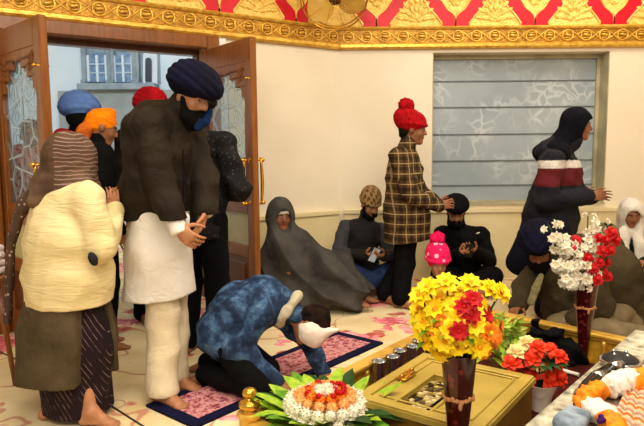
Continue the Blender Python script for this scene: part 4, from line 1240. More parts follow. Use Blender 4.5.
v = coat_vol(J, 1.0, [(ap(407, 245), .225), (ap(407, 215), .21), (ap(404, 168), .165)], (.088, .074, .056), 1.06, .05, .07, 61, .008, 24); v.cut((.1, 0, -1), ap(406, 240))
vol_obj('checked_shirt', v, .008, plaid(), root)
vol_obj('trousers', pants_vol(J, .98, (.11, .088, .075), .16, cuff=.98), .009, M_black, root)
M_redknit = cloth('red_knit', (0.70, 0.05, 0.09), (0.54, 0.03, 0.06), scale=30, bscale=200)
beanie(root, hd, M_redknit, .006, 1.12, .055, tall=.86, back=.035); hair(root, hd, M_hair, .008)

# --- man with the black head cover and phone
Y0 = 5.8; ap = lambda x, y, d=0: A(at(x, y, Y0 + d))
root = person('man in black turban and black zipped jacket seated below the window with a phone', onz(463, 288))
J = seat_pose(Y0, (456, 213, -.08), (458, 226, -.02), (461, 242), (463, 274), (443, 235, -.03), (480, 235, .03), (438, 260, -.12), (460, 254, -.36), (489, 260, -.10), (474, 252, -.36), (440, 276, -.38), (494, 276, -.35), (476, 286, -.45), (452, 288, -.5), (-.12, -.85, -.35), (-.05, -.3, .95))
J['handR'] = ((.6, -.6, .3), (.2, .4, .8), dict(curl=(.5, .6, .4))); J['handL'] = ((-.6, -.6, .3), (-.2, .4, .8), dict(curl=(.5, .6, .4)))
drop(J); hd = build_body(root, J, 1.0, SKIN_M, .0075, 1.0)
v = coat_vol(J, 1.03, [(J['pel'], .175), (J['wst'], .17), (J['chest'], .165)], (.082, .072, .054), 1.1, .05, .07, 71, .007, 26)
jk = vol_obj('jacket', v, .009, M_black, root)
v = Vol().ell(ap(478, 233, -.16), (.020, .01, .006), .004, [(.9, 0, .3), (0, 1, 0), (-.3, 0, .9)]); vol_obj('white_chest_mark', v, .005, M_whitecl, jk)
vol_obj('trousers', pants_vol(J, 1.0, seed=5), .010, M_black, root)
turban(root, hd, M_black, .0065, .96, .8, amp=.004, freq=80); beard(root, hd, M_beard, .007, 1.0, .9)
slab('phone', 'black phone held by the seated man in black turban', (A(J['wrR']) + A(J['wrL'])) / 2 + (0, -.07, .035), (0, -.35, .7), (0, .75, .5), (.075, .15, .010), (M_phone, M_dscreen))

# --- small child in the pink bobble hat
Y0 = 4.9; ap = lambda x, y, d=0: A(at(x, y, Y0 + d))
root = person('small child in pink bobble hat with white dots, sitting behind the yellow flowers', onz(440, 316))
J = seat_pose(Y0, (438, 264, -.03), (438, 283), (438, 291), (440, 309), (427, 291), (449, 291), (421, 303, -.05), (432, 310, -.2), (457, 303, -.05), (448, 310, -.2), (424, 312, -.25), (456, 312, -.25), (432, 318, -.3), (450, 318, -.3), (.05, -.98, -.15))
drop(J); hd = build_body(root, J, .55, SKIN_L, .0065, .83)
def stripes(name, c1, c2, f):
    t = NT(name); co = t.coord('Object', rot=(.2, .7, .2)); s3 = t.sep(co); n = t.noise(co, 9)
    q = t.math('FRACT', t.math('MULTIPLY', t.math('ADD', s3[0], t.math('MULTIPLY', n, .05)), f))
    t.base(t.mixc(t.ramp(q, [(.45, (0, 0, 0)), (.5, (1, 1, 1))]), c1, c2)); t.bump(t.noise(co, 120), .3, .003); return t.set(.85, 0, .2)
v = coat_vol(J, .66, [(J['pel'], .13), (J['wst'], .125), (J['chest'], .11)], (.078, .068, .054), 1.05, .04, .07, 81, .006, 34)
vol_obj('striped_jacket', v, .007, stripes('black_white_streaks', (0.07, 0.06, 0.07), (0.80, 0.76, 0.70), 16), root)
vol_obj('trousers', pants_vol(J, .58, seed=5), .008, M_black, root)
def pinkdots():
    t = NT('pink_dotted_knit'); co = t.coord('Object', loc=(.02, 0, .012)); d = t.voro(co, 17)
    t.base(t.mixc(t.ramp(d, [(.28, (1, 1, 1)), (.33, (0, 0, 0))]), (0.90, 0.10, 0.36), (0.97, 0.72, 0.80))); t.bump(t.noise(co, 200), .5, .004); return t.set(.9, 0, .2)
M_pinkknit = cloth('pink_knit', (0.88, 0.10, 0.35), (0.74, 0.05, 0.26), bscale=220)
beanie(root, hd, pinkdots(), .0055, 1.30, .055, M_pinkknit, tall=.95, back=.01)

# --- person in the hooded navy jacket with a white and maroon band
Y0 = 5.05; ap = lambda x, y, d=0: A(at(x, y, Y0 + d))
root = person('person in navy hooded jacket with white and maroon band, in profile by window', onz(548, 318))
J = dict(front=(.97, -.15, 0), face=(1, -.12, -.08), up=(.05, 0, 1), head=ap(578, 126), neck=ap(564, 147), chest=ap(560, 168), wst=ap(553, 204), pel=ap(547, 232),
         shR=ap(552, 162, -.17), shL=ap(562, 160, .17), elR=ap(546, 200, -.24), wrR=ap(586, 197, -.20), elL=ap(575, 195, .1), wrL=ap(592, 196, -.02),
         hipR=ap(546, 236, -.09), hipL=ap(549, 236, .09), knR=ap(555, 275, -.1), knL=ap(552, 275, .1), anR=A(onz(552, 317, .08)), anL=A(onz(545, 308, .08)), toeR=(.9, -.3, 0), toeL=(.9, -.2, 0))
J['handR'] = ((.95, -.1, .15), (0, .9, -.2), dict(curl=(.35, .5, .4))); J['handL'] = ((.95, -.2, .1), (0, -.9, -.2), dict(curl=(.35, .5, .4)))
hd = build_body(root, J, 1.0, SKIN_B, .0075, 1.0)
v = coat_vol(J, 1.08, [(ap(546, 246), .24), (ap(550, 215), .225), (ap(560, 172), .185)], (.098, .082, .062), 1.06, .06, .09, 91, .009, 22); v.cut((0, 0, -1), ap(540, 252))
v.cone(ap(546, 150), ap(556, 146), .09, .085, .05)
z1, z2, z3 = ap(560, 160).copy()[2], ap(560, 167)[2], ap(560, 184)[2]
def bands(P):
    zz = P[:, 2] + .0 * P[:, 0]; col = np.tile(np.array([.060, .060, .105]), (len(P), 1))
    arm = (P[:, 1] < Y0 - .15) & (P[:, 2] < z3 + .02)
    col[(zz < z1) & (zz > z3)] = (.36, .05, .07); col[(zz < z1) & (zz > z2)] = (.84, .80, .76); return col
jk = vol_obj('jacket', v, .008, M_cloth, root, bands)
c_, f_, u_, l_, s_ = hd; Rr = np.array([l_, f_, u_])
v = Vol().ell(c_ - f_ * .025 + u_ * .035, (.118, .128, .128), .02, Rr); v.cone(c_ - f_ * .05 - u_ * .06, ap(557, 150), .10, .11, .05); v.cone(ap(543, 153, .05), ap(560, 153, -.12), .085, .085, .06); v.ell(c_ + f_ * .098 - u_ * .030, (.12, .092, .105), .012, Rr, op=-1); v.fold(folds(.005, 40, 2))
vol_obj('hood', v, .007, cloth('dark_navy_hood', (0.055, 0.055, 0.085), (0.035, 0.035, 0.06)), root)
v = pants_vol(J, 1.0, (.12, .095, .085), .17, cuff=1.0); v.cone(ap(534, 238), ap(520, 262, .0), .13, .12, .06)
vol_obj('trousers', v, .010, cloth('midnight_blue_cloth', (0.06, 0.07, 0.13), (0.04, 0.045, 0.09)), root)

# --- woman in the white scarf at the right
Y0 = 5.65; ap = lambda x, y, d=0: A(at(x, y, Y0 + d))
root = person('woman with a long white scarf over her head seated by the wall, looking down', onz(634, 290))
J = seat_pose(Y0, (631, 214, -.06), (631, 230), (633, 245), (635, 276), (615, 238, -.03), (650, 238), (606, 258, -.12), (622, 264, -.34), (658, 262, -.12), (644, 262, -.34), (606, 234, -.42), (662, 262, -.30), (604, 286, -.55), (650, 286, -.5), (-.15, -.88, -.32), (-.05, -.3, .95))
drop(J); hd = build_body(root, J, .95, SKIN_B, .0075, .98)
M_camo = camo('green_brown_camouflage', (0.16, 0.17, 0.08), (0.33, 0.31, 0.17), (0.48, 0.43, 0.27), 13)
v = coat_vol(J, 1.0, [(J['pel'], .175), (J['wst'], .17), (J['chest'], .16)], (.080, .068, .052), 1.1, .05, .07, 101, .007, 26); vol_obj('coat', v, .009, cloth('dark_green_cloth', (0.14, 0.16, 0.10), (0.09, 0.11, 0.07)), root)
vol_obj('camouflage_trousers', pants_vol(J, .98, (.11, .105, .085), seed=8), .010, M_camo, root)
c_, f_, u_, l_, s_ = hd; Rr = np.array([l_, f_, u_])
v = Vol().ell(c_ + u_ * .03 - f_ * .01, (.112, .122, .125), .02, Rr); v.cone(c_ - u_ * .06 - f_ * .03, ap(631, 234), .105, .125, .05)
v.chain([ap(624, 232, -.12), ap(622, 250, -.20), ap(624, 268, -.24)], [.065, .062, .055], .02, (.1, -1, .0) and ((.1, -1, 0), 1.8)); v.chain([ap(638, 232, -.12), ap(641, 250, -.20), ap(642, 266, -.22)], [.060, .060, .05], .02, ((.1, -1, 0), 1.8))
v.ell(c_ + f_ * .12 - u_ * .02, (.074, .11, .100), .012, Rr, op=-1); v.fold(folds(.008, 50, 5, (1, 1, .2)))
vol_obj('white_scarf', v, .007, cloth('white_scarf_cloth', (0.88, 0.85, 0.80), (0.80, 0.77, 0.72), scale=6), root); hair(root, hd, M_hair, .008)

# --- people in the doorway
def stander(label, px_head, Ys, F, H, coat_c, legs_m, skin=SKIN_B, face_down=.1, arms=None, hfine=.0075, girth=1.0):
    hp = at(px_head[0], px_head[1], Ys); S = Pose((hp.x, hp.y), F, H); J = S.stand(0, face_down)
    sh = A((hp.x, hp.y, 0)) - A(J['head']) * (1, 1, 0); sh[2] = 0
    S = Pose((S.B + sh)[:2], F, H); J = S.stand(0, face_down)
    for k_, p in (arms or {}).items(): J[k_] = S.w(*p)
    r = person(label, S.B); s = H / 1.75
    hd = build_body(r, J, s, skin, .0085, 1.0)
    v = coat_vol(J, s, [(S.w(0, 0, .80), .185 * s * girth), (J['wst'], .175 * s * girth), (J['chest'], .165 * s * girth)], (.082, .07, .055), 1.2, .05, .075, int(px_head[0]), .008, 24); v.cut((0, 0, -1), S.w(0, 0, .80))
    o = vol_obj('jacket', v, .0095, coat_c, r)
    vol_obj('trousers', pants_vol(J, s, cuff=1.0), .0105, legs_m, r)
    return r, hd, S, J
r, hd, S, J = stander('man in pale blue turban standing in the doorway, back turned', (80, 112), 4.62, (.75, .65), 1.76, M_black, M_black)
turban(r, hd, cloth('pale_blue_cloth', (0.36, 0.48, 0.72), (0.28, 0.40, 0.64)), .0065, 1.0, .95)
v = Vol().ell(hd[0] - hd[1] * .03 - hd[3] * .03, (.085, .085, .09), .02); vol_obj('hair', v, .007, M_black, r)
v = Vol(); v.chain([S.w(.05, .14, 1.36), S.w(-.06, .12, 1.47), S.w(-.05, -.10, 1.48), S.w(.10, -.09, 1.46), S.w(.14, .08, 1.40)], [.05, .052, .055, .052, .05], .02); v.fold(folds(.006, 50, 3)); vol_obj('red_muffler', v, .007, cloth('red_print_cloth', (0.74, 0.07, 0.13), (0.60, 0.05, 0.10), scale=25), r)
r, hd, S, J = stander('person in orange head wrap and black jacket standing behind the woman', (101, 114), 4.12, (.86, .50), 1.66, M_black, M_black, face_down=.35)
M_orange = cloth('orange_cloth', (0.96, 0.55, 0.04), (0.88, 0.42, 0.02), scale=14); pk = patka(r, hd, M_orange, .006, .92)
c_, f_, u_, l_, s_ = hd; v = Vol().chain([c_ - f_ * .07 + u_ * .02, c_ - f_ * .10 - u_ * .06 - l_ * .03, c_ - f_ * .10 - u_ * .15 - l_ * .07], [.045, .05, .03], .02); v.fold(folds(.005, 60, 4)); vol_obj('wrap_tail', v, .0065, cloth('orange_brown_cloth', (0.80, 0.42, 0.12), (0.66, 0.30, 0.08)), pk)
r, hd, S, J = stander('man in red turban standing in the doorway behind the tall man', (151, 110), 4.75, (.6, -.8), 1.80, cloth('dark_brown_coat', (0.12, 0.10, 0.08)), M_black)
turban(r, hd, cloth('red_turban_cloth', (0.66, 0.05, 0.10), (0.52, 0.03, 0.07)), .0065, 1.02, .9); beard(r, hd, M_beard, .008)
r, hd, S, J = stander('woman in red and white patterned shawl standing behind the glass of left door leaf', (30, 104), 4.85, (.4, -.9), 1.62, cloth('plum_cloth', (0.24, 0.10, 0.12)), M_black)
hair(r, hd, M_hair, .008)
v = Vol(); v.chain([S.w(-.24, .0, 1.30), S.w(-.08, -.0, 1.42), S.w(.08, .0, 1.42), S.w(.24, 0, 1.30)], [.12, .12, .12, .12], .05); v.cone(S.w(0, .04, 1.30), S.w(0, .03, .85), .20, .23, .06); v.cone(S.w(-.25, .02, 1.3), S.w(-.26, .05, .9), .11, .10, .06); v.cone(S.w(.25, .02, 1.3), S.w(.26, .05, .9), .11, .10, .06); v.fold(folds(.010, 24, 6, (1, 1, .2)))
vol_obj('patterned_shawl', v, .009, stripes('red_white_print', (0.72, 0.06, 0.13), (0.82, 0.55, 0.55), 20), r)
r, hd, S, J = stander('person in black coat standing close behind the tall man in brown jacket', (199, 104), 4.02, (.25, .97), 1.74, dots('black_sparkle_coat', (0.05, 0.045, 0.05), (0.03, 0.03, 0.035), (0.22, 0.22, 0.22), 38), M_black, arms=dict(elR=(.30, -.02, 1.12), wrR=(.12, .22, 1.08)))
turban(r, hd, M_black, .008, .9, .7)
# ------------------------------------------------------------------ things on the floor in front
ZI = 0.06                                                # raised floor inside the gold rail
RA, RB, RC = onz(250, 418, .25), onz(474, 307, .25), onz(571, 327, .25)
U = (RB - RA).normalized(); U = V((U.x, U.y, 0)).normalized(); Nn = V((RC.x - RB.x, RC.y - RB.y, 0)).normalized()      # Nn runs to the inside
LEN = (RB - RA).length
Z3 = V((0, 0, 1))
def E(u, n, z): return V((RA.x, RA.y, 0)) + U * u + Nn * n + Z3 * z
EM = frame(U, -Nn, Z3)
M_maroonc = cloth('maroon_carpet', (0.30, 0.10, 0.08), (0.22, 0.07, 0.05), scale=14)
WID, WIDF = 1.04, 1.20
pf = empty('platform', E(0, 0, 0)); tag(pf, 'low maroon carpeted platform enclosed by the gold rail', 'platform')
q4 = [(.03, .03), (LEN - .03, .03), (LEN - .03, WIDF - .01), (.03, WID - .01)]
b = MB(); b.prism(q4, .002, ZI - .004, E); b.build('base', M_golddark, pf, False)
b = MB(); b.prism(q4, ZI - .004, ZI + .002, E); b.build('carpet_top', M_maroonc, pf, False)

# gold rail: three runs with panels, small columns and turned posts
M_railgold = gold_mat('rail_gold', (0.92, 0.74, 0.32), (0.80, 0.60, 0.20), 9, 0.12, 0.004, 0.34, 0.4)
M_panelgold = gold_mat('panel_gold', (0.86, 0.66, 0.20), (0.70, 0.50, 0.10), 16, 0.3, 0.006, 0.4, 0.35)
rail = empty('gold_rail', E(0, 0, 0)); tag(rail, 'low gilded rail with panels and turned posts around the platform', 'railing')
def run(p, q):
    d = (q - p); L = d.length; d.normalize(); n = V((-d.y, d.x, 0)); M = frame(d, n, Z3); F = lambda u, w, z: p + d * u + n * w + Z3 * z
    b = MB(); b.box(F(L / 2, 0, .236), (L, .075, .028), M, .008); b.box(F(L / 2, 0, .214), (L, .05, .018), M, .004); b.box(F(L / 2, 0, .02 + .0), (L, .06, .04), M, .006); b.build('top_rail', M_railgold, rail, False)
    b = MB(); b.box(F(L / 2, 0, .12), (L, .022, .18), M); b.build('panel', M_panelgold, rail, False)
    k = max(3, int(L / .26))
    for i in range(1, k):
        b = MB()
        for w in (-.02, .02): b.lathe([(.012, .035), (.016, .05), (.010, .07), (.013, .12), (.010, .17), (.016, .19), (.012, .208)], F(L * i / k, w, 0), 10)
        b.build('column', M_railgold, rail, True)
run(E(.02, 0, 0), E(LEN, 0, 0)); run(E(LEN, 0, 0), E(LEN, WIDF, 0)); run(E(0, 0.02, 0), E(0, WID, 0))
for u, n in ((0, 0), (LEN, 0), (0, WID)):
    b = MB(); b.lathe([(.058, 0), (.058, .03), (.050, .04), (.047, .05), (.047, .255), (.054, .262), (.056, .272), (.050, .282)], E(u, n, 0), 20); po = b.build('post', M_railgold, rail, 50)
    b = MB(); b.lathe([(.030, .28), (.026, .288), (.042, .298), (.047, .312), (.040, .326), (.020, .333), (.017, .340), (.026, .346), (.031, .358), (.028, .372), (.016, .381), (.004, .384)], E(u, n, 0), 20); b.build('finial', M_brass, po, 60)

# --- offering box: brass chest with a sunk coin tray in its lid
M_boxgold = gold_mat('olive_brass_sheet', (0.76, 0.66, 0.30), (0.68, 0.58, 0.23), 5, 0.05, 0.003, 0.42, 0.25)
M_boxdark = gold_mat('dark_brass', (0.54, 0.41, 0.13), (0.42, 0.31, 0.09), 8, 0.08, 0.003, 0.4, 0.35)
ZB = .30
Tp, Rp, Lp = onz(423, 354, ZB), onz(532, 382, ZB), onz(352, 398, ZB)
bu = (Tp - Lp); bu.z = 0; bl = bu.length; bu.normalize(); bv = V((bu.y, -bu.x, 0)); bw = (Rp - Tp).dot(bv)
BXo = V((Lp.x, Lp.y, 0)); X = lambda u, v, z: BXo + bu * u + bv * v + Z3 * z; XM = frame(bu, -bv, Z3)
box = empty('offering_box', X(bl / 2, bw / 2, ZI)); tag(box, 'large brass offering box with a sunk coin tray and ring handle', 'box')
H0 = ZI + .004
tu0, tu1, tv0, tv1 = bl * .07, bl * .64, bw * .31, bw * .58
b = MB()
for u0, u1, v0, v1 in ((0, tu0, 0, bw), (tu1, bl, 0, bw), (tu0, tu1, 0, tv0), (tu0, tu1, tv1, bw)):
    b.box(X((u0 + u1) / 2, (v0 + v1) / 2, ZB - .012), (u1 - u0, v1 - v0, .024), XM)
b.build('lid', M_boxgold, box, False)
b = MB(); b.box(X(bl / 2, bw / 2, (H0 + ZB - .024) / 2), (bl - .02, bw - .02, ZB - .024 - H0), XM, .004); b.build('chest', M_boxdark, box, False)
b = MB()
def rim(u0, u1, v0, v1, wd, z0, z1):
    for a in ((u0, u1, v0, v0 + wd), (u0, u1, v1 - wd, v1), (u0, u0 + wd, v0 + wd, v1 - wd), (u1 - wd, u1, v0 + wd, v1 - wd)):
        b.box(X((a[0] + a[1]) / 2, (a[2] + a[3]) / 2, (z0 + z1) / 2), (a[1] - a[0], a[3] - a[2], z1 - z0), XM, .003)
rim(.006, bl - .006, .006, bw - .006, .05, ZB, ZB + .012); rim(.085, bl - .07, .085, bw - .07, .010, ZB, ZB + .008)
b.build('lid_border', M_boxgold, box, False)
b = MB(); rim(tu0 - .012, tu1 + .012, tv0 - .012, tv1 + .012, .014, ZB, ZB + .010); b.build('tray_rim', M_boxgold, box, False)
def coinmat():
    t = NT('coins_and_notes'); co = t.coord('Object'); n = t.voro(co, 42, 'F1', 'Color'); s3 = t.sep(n)
    t.base(t.ramp(s3[0], [(.15, (0.12, 0.09, 0.04)), (.4, (0.40, 0.32, 0.12)), (.65, (0.70, 0.60, 0.30)), (.9, (0.86, 0.80, 0.58))])); t.bump(t.voro(co, 42), .8, .01); return t.set(.35, .5, .5)
b = MB(); b.box(X((tu0 + tu1) / 2, (tv0 + tv1) / 2, ZB - .021), (tu1 - tu0, tv1 - tv0, .006), XM); b.build('coin_tray', coinmat(), box, False)
b = MB(); b.box(X((tu0 + tu1) / 2, tv1 - .012, ZB - .004), (tu1 - tu0 - .02, .022, .016), XM, .003); b.build('tray_lip', M_black, box, False)
b = MB(); hx = X(bl * .50, .085, ZB + .012)
b.box(hx, (.12, .05, .008), XM, .003); b.tube([hx + bu * (.048 * math.cos(t)) + bv * (.018 * math.sin(t) + .004) + Z3 * (.014 + .006 * math.sin(t)) for t in [k * PI / 7 for k in range(15)]], .006, 6)
for s in (-1, 1): b.ball(hx + bu * .05 * s + Z3 * .012, .011, n=8, m=6)
b.build('ring_handle', M_brass, box, 50)

# --- steel tumblers along the inside of the left rail
tum = None; GT = 'steel tumblers inside the left gold rail'
for i in range(11):
    u = LEN * (.40 + .048 * i); n = .075 + .02 * (i % 2)
    if tum is None:
        tum = empty('steel_tumbler', E(u, n, ZI + .004)); tag(tum, 'shiny steel tumbler in the row along the inside of gold rail', 'tumbler', GT)
        b = MB(); b.lathe([(.024, 0), (.026, .004), (.031, .09), (.037, .195), (.039, .199), (.036, .195), (.029, .09), (.022, .008), (.001, .006)], E(u, n, ZI + .004), 18, cap=False); b.lathe([(.024, 0), (.0, 0.0)], E(u, n, ZI + .004), 18, cap=False)
        b.build('cup', M_steel, tum, True)
    else: copy_tree(tum).location = E(u, n, ZI + .004)

# --- flowers
def petal_mat(name, c, c2): return mat(name, c, c2, rough=.6, scale=30, bump=.1, spec=.3)
PY, PR, PO, PW, PC, PRO, PG, PP = (petal_mat('petal_yellow', (0.99, 0.88, 0.07), (0.97, 0.78, 0.03)), petal_mat('petal_red', (0.82, 0.04, 0.08), (0.65, 0.02, 0.05)), petal_mat('petal_orange', (0.97, 0.58, 0.08), (0.90, 0.42, 0.05)),
    petal_mat('petal_white', (0.95, 0.92, 0.84), (0.88, 0.84, 0.74)), petal_mat('petal_cream', (0.95, 0.86, 0.60), (0.88, 0.76, 0.46)), petal_mat('petal_scarlet', (0.95, 0.26, 0.09), (0.86, 0.14, 0.05)), petal_mat('leaf_green', (0.42, 0.62, 0.12), (0.26, 0.46, 0.08)), petal_mat('petal_pink', (0.92, 0.45, 0.55), (0.84, 0.32, 0.44)))
PY2 = petal_mat('yellow_heart', (0.93, 0.66, 0.05), (0.86, 0.54, 0.03)); PLG = petal_mat('leaf_lime', (0.66, 0.76, 0.20), (0.48, 0.64, 0.12)); PGD = petal_mat('leaf_dark', (0.14, 0.30, 0.08), (0.09, 0.22, 0.05))
def leaf(b, base, d, up, L, W, bend=.3, n=5):
    d, up = V(d).normalized(), V(up); sdv = d.cross(up)
    sdv = sdv.normalized() if sdv.length > 1e-5 else ortho(d)[0]
    up = sdv.cross(d).normalized(); vs = []
    for i in range(n + 1):
        u = i / n; p = base + d * (L * u) + up * (bend * L * (u - u * u * 1.8)); w = W * math.sin(PI * min(1, u * .92 + .08)) ** .8 * .5
        vs += [p - sdv * w + up * w * .35, p, p + sdv * w + up * w * .35]
    fs = []
    for i in range(n):
        for j in (0, 1): fs.append((i * 3 + j, i * 3 + j + 1, i * 3 + j + 4, i * 3 + j + 3))
    b._add(vs, fs)
def daisy_mesh(name, m, mc, r=.035, k=8, layers=2):
    b = MB()
    for L in range(layers):
        for j in range(k):
            a = 2 * PI * (j + .5 * L) / k + random.uniform(-.1, .1); el = .15 + .55 * L
            leaf(b, V((0, 0, 0)), (math.cos(a) * math.cos(el), math.sin(a) * math.cos(el), math.sin(el)), (0, 0, 1), r * (1 - .15 * L), r * .62, .25, 4)
    b.cur = 1; b.ball((0, 0, r * .15), r * .22, n=8, m=5)
    return b.mesh(name, [m, mc], True)
def rose_mesh(name, m, r=.035):
    b = MB(); b.ball((0, 0, r * .3), r * .5, n=8, m=6)
    for L in range(4):
        for j in range(5):
            a = 2 * PI * (j + .37 * L) / 5; el = .25 + .38 * L
            leaf(b, V((0, 0, -r * .2)), (math.cos(a) * math.cos(el), math.sin(a) * math.cos(el), math.sin(el)), (0, 0, 1), r * (1.15 - .12 * L), r * 1.05, .45, 4)
    return b.mesh(name, [m], True)
def pom_mesh(name, m, r=.03, n=40):
    b = MB(); b.ball((0, 0, 0), r * .75, n=8, m=6)
    for i in range(n):
        z = 1 - 2 * (i + .5) / n; a = i * 2.39996; q = math.sqrt(1 - z * z); d = V((q * math.cos(a), q * math.sin(a), z))
        leaf(b, d * r * .55, d, ortho(d)[0], r * .5, r * .42, .3, 2)
    return b.mesh(name, [m], True)
def put(parent, name, me, p, d, s=1.0, roll=None):
    o = bpy.data.objects.new(name, me); COL.objects.link(o); o.parent = parent
    x, y, zz = ortho(d); M = frame(x, y, zz)
    if M.determinant() < 0: M = frame(-x, y, zz)
    M = M @ rotz(random.uniform(0, 6) if roll is None else roll)
    o.matrix_basis = parent_inv(parent) @ Matrix.Translation(p) @ M.to_4x4() @ Matrix.Scale(s, 4); return o

M_vase = NT('maroon_vase_glass'); co_ = M_vase.coord('Object'); vo_ = M_vase.voro(co_, 26)
M_vase.base(M_vase.mixc(M_vase.ramp(vo_, [(.22, (1, 1, 1)), (.30, (0, 0, 0))]), (0.22, 0.025, 0.03), (0.40, 0.13, 0.12))); M_vase = M_vase.set(.15, .1, .6)
def vase(base, H, label, rt):
    o = empty('flower_vase', base); tag(o, label, 'vase')
    b = MB(); b.lathe([(rt * .45, 0), (rt * .46, .012 * H / .48), (rt * .36, .03), (rt * .42, .10), (rt * .62, H * .5), (rt * .80, H * .72), (rt, H), (rt * .93, H), (rt * .55, H * .5), (rt * .3, .05), (.001, .04)], base, 28, cap=False); b.lathe([(rt * .45, 0), (.001, 0)], base, 28, cap=False)
    b.build('glass_cone', M_vase, o, 50)
    b = MB(); zr = H * .70; rr = rt * .79
    for i in range(20):
        a = 2 * PI * i / 20; b.ball(base + V((rr * math.cos(a), rr * math.sin(a), zr + .006 * math.sin(a * 5))), .009, n=8, m=5)
    b.torus(base + V((0, 0, zr)), rr, .006, n=28, m=6); b.ball(base + V((-.005, -rr - .004, zr - .018)), (.008, .006, .016))
    b.build('ring', cloth('tan_band', (0.78, 0.55, 0.36)), o, True)
    b = MB(); b.lathe([(rt * .52, .0), (rt * .54, .010), (rt * .44, .016)], base, 24); b.build('foot', M_brass, o, 50)
    return o
def bouquet(label, base, cat='flowers'):
    o = empty('flower_bouquet', base); tag(o, label, cat); return o
def stems(o, base, tips, m=PGD, r=.004):
    b = MB()
    for t in tips: 
        md = (V(base) * .5 + V(t) * .5) + V((0, 0, .02)); b.tube([base, md, t], r, 5)
    return b.build('stems', m, o, True)

# yellow flowers in the near vase
yb = onz(457, 482, ZI + .06); yb = V((yb.x, yb.y, ZI + .004)); Yv = yb.y
ytop = at(455, 352, Yv).z; vase(yb, ytop - yb.z, 'near maroon glass vase holding the yellow flowers', .066)
yq = V((yb.x, Yv, ytop)); ob = bouquet('large bunch of yellow flowers with a few red and orange blooms in near vase', yq)
me_y, me_r, me_o = daisy_mesh('yellow_bloom', PY, PY2, .050), daisy_mesh('red_bloom', PR, PR, .034), daisy_mesh('orange_bloom', PO, PY, .04)
c = V((yb.x - .006, Yv, at(455, 323, Yv).z)); tips = []
N = 54
for i in range(N):
    z = 1 - 1.72 * (i + .5) / N; a = i * 2.39996; q = math.sqrt(max(0, 1 - z * z)); d = V((q * math.cos(a), q * math.sin(a), z))
    p = c + V((d.x * .142, d.y * .13, d.z * .110)) * random.uniform(.80, 1.10); tips.append(c + (p - c) * .9)
    px = (p - c)
    red = d.x > .12 and abs(d.z + .05 - (d.x - .35) * 1.2) < .30 and d.y < .3 and random.random() < .8
    orange = (not red) and d.x > .45 and d.z < 0.1
    put(ob, 'flower', me_r if red else (me_o if orange or random.random() < .1 else me_y), p, d + V((0, -.35, .25)), random.uniform(.85, 1.15))
for px, py in ((473, 300), (464, 307), (471, 315), (459, 331)):
    p = at(px, py, Yv - .15); put(ob, 'flower', me_r, p, (p - c).normalized() + V((0, -.4, .1)), 1.15)
for px, py in ((490, 290), (500, 293), (428, 288), (420, 296), (446, 283), (470, 284), (424, 322), (428, 340), (441, 352)):
    p = at(px, py, Yv - .03); tips.append(p); put(ob, 'flower', me_y, p, (p - c).normalized() + V((0, -.5, .2)), 1.0)
stems(ob, V((yb.x, Yv, ytop - .10)), tips)
b = MB()
for i in range(26):
    a = i * 2.4; d = V((math.cos(a), math.sin(a) * .8, random.uniform(-.5, .3))); leaf(b, c + d * .09, d, (0, 0, 1), .09, .03, .2)
b.build('leaves', PG, ob, True)

# white and red flowers in the far vase
wb = onz(583, 361, ZI + .004); Yw = wb.y; wtop = at(583, 283, Yw).z
vase(wb, wtop - wb.z, 'farther maroon glass vase holding white and red flowers', .072)
ob = bouquet('tall white blossom sprays with red flowers in the farther vase', V((wb.x, Yw, wtop)))
me_w = daisy_mesh('white_bloom', PW, PC, .036, 6, 2); me_rr = rose_mesh('red_ruffled_bloom', PR, .036); ww = lambda x, y, d=0: at(x, y, Yw + d)
tips = []
sprays = [((580, 284), (566, 248), (548, 224)), ((578, 284), (562, 262), (556, 240)), ((582, 282), (580, 250), (588, 216)), ((586, 280), (594, 245), (600, 222)), ((576, 286), (566, 275), (560, 262)), ((584, 280), (576, 262), (570, 236)), ((580, 284), (574, 280), (568, 280))]
for si, s in enumerate(sprays):
    P0, P1, P2 = [ww(*q, d=-.05 + .03 * (si % 4) * (i > 0)) for i, q in enumerate(s)]
    for k in range(17):
        t = .08 + .92 * k / 16; p = P0 * (1 - t) ** 2 + P1 * 2 * t * (1 - t) + P2 * t * t
        off = V((random.uniform(-1, 1), random.uniform(-1, .4), random.uniform(-.6, .6))) * .048
        put(ob, 'flower', me_w, p + off, off.normalized() + V((0, -.7, .3)), random.uniform(.85, 1.25) * (1 - .2 * t))
    tips.append(P2)
for x, y in ((612, 233), (606, 240), (616, 240), (603, 251), (610, 250), (600, 262), (607, 262), (602, 273), (608, 276), (597, 279), (594, 268), (599, 238), (576, 240), (573, 248), (588, 258), (590, 274)):
    p = ww(x, y, random.uniform(-.10, .0)); put(ob, 'flower', me_rr, p, (random.uniform(-.3, .5), -1, random.uniform(0, .6)), random.uniform(.85, 1.1)); 
    if x > 600: tips.append(p)
stems(ob, V((wb.x, Yw, wtop - .12)), tips)

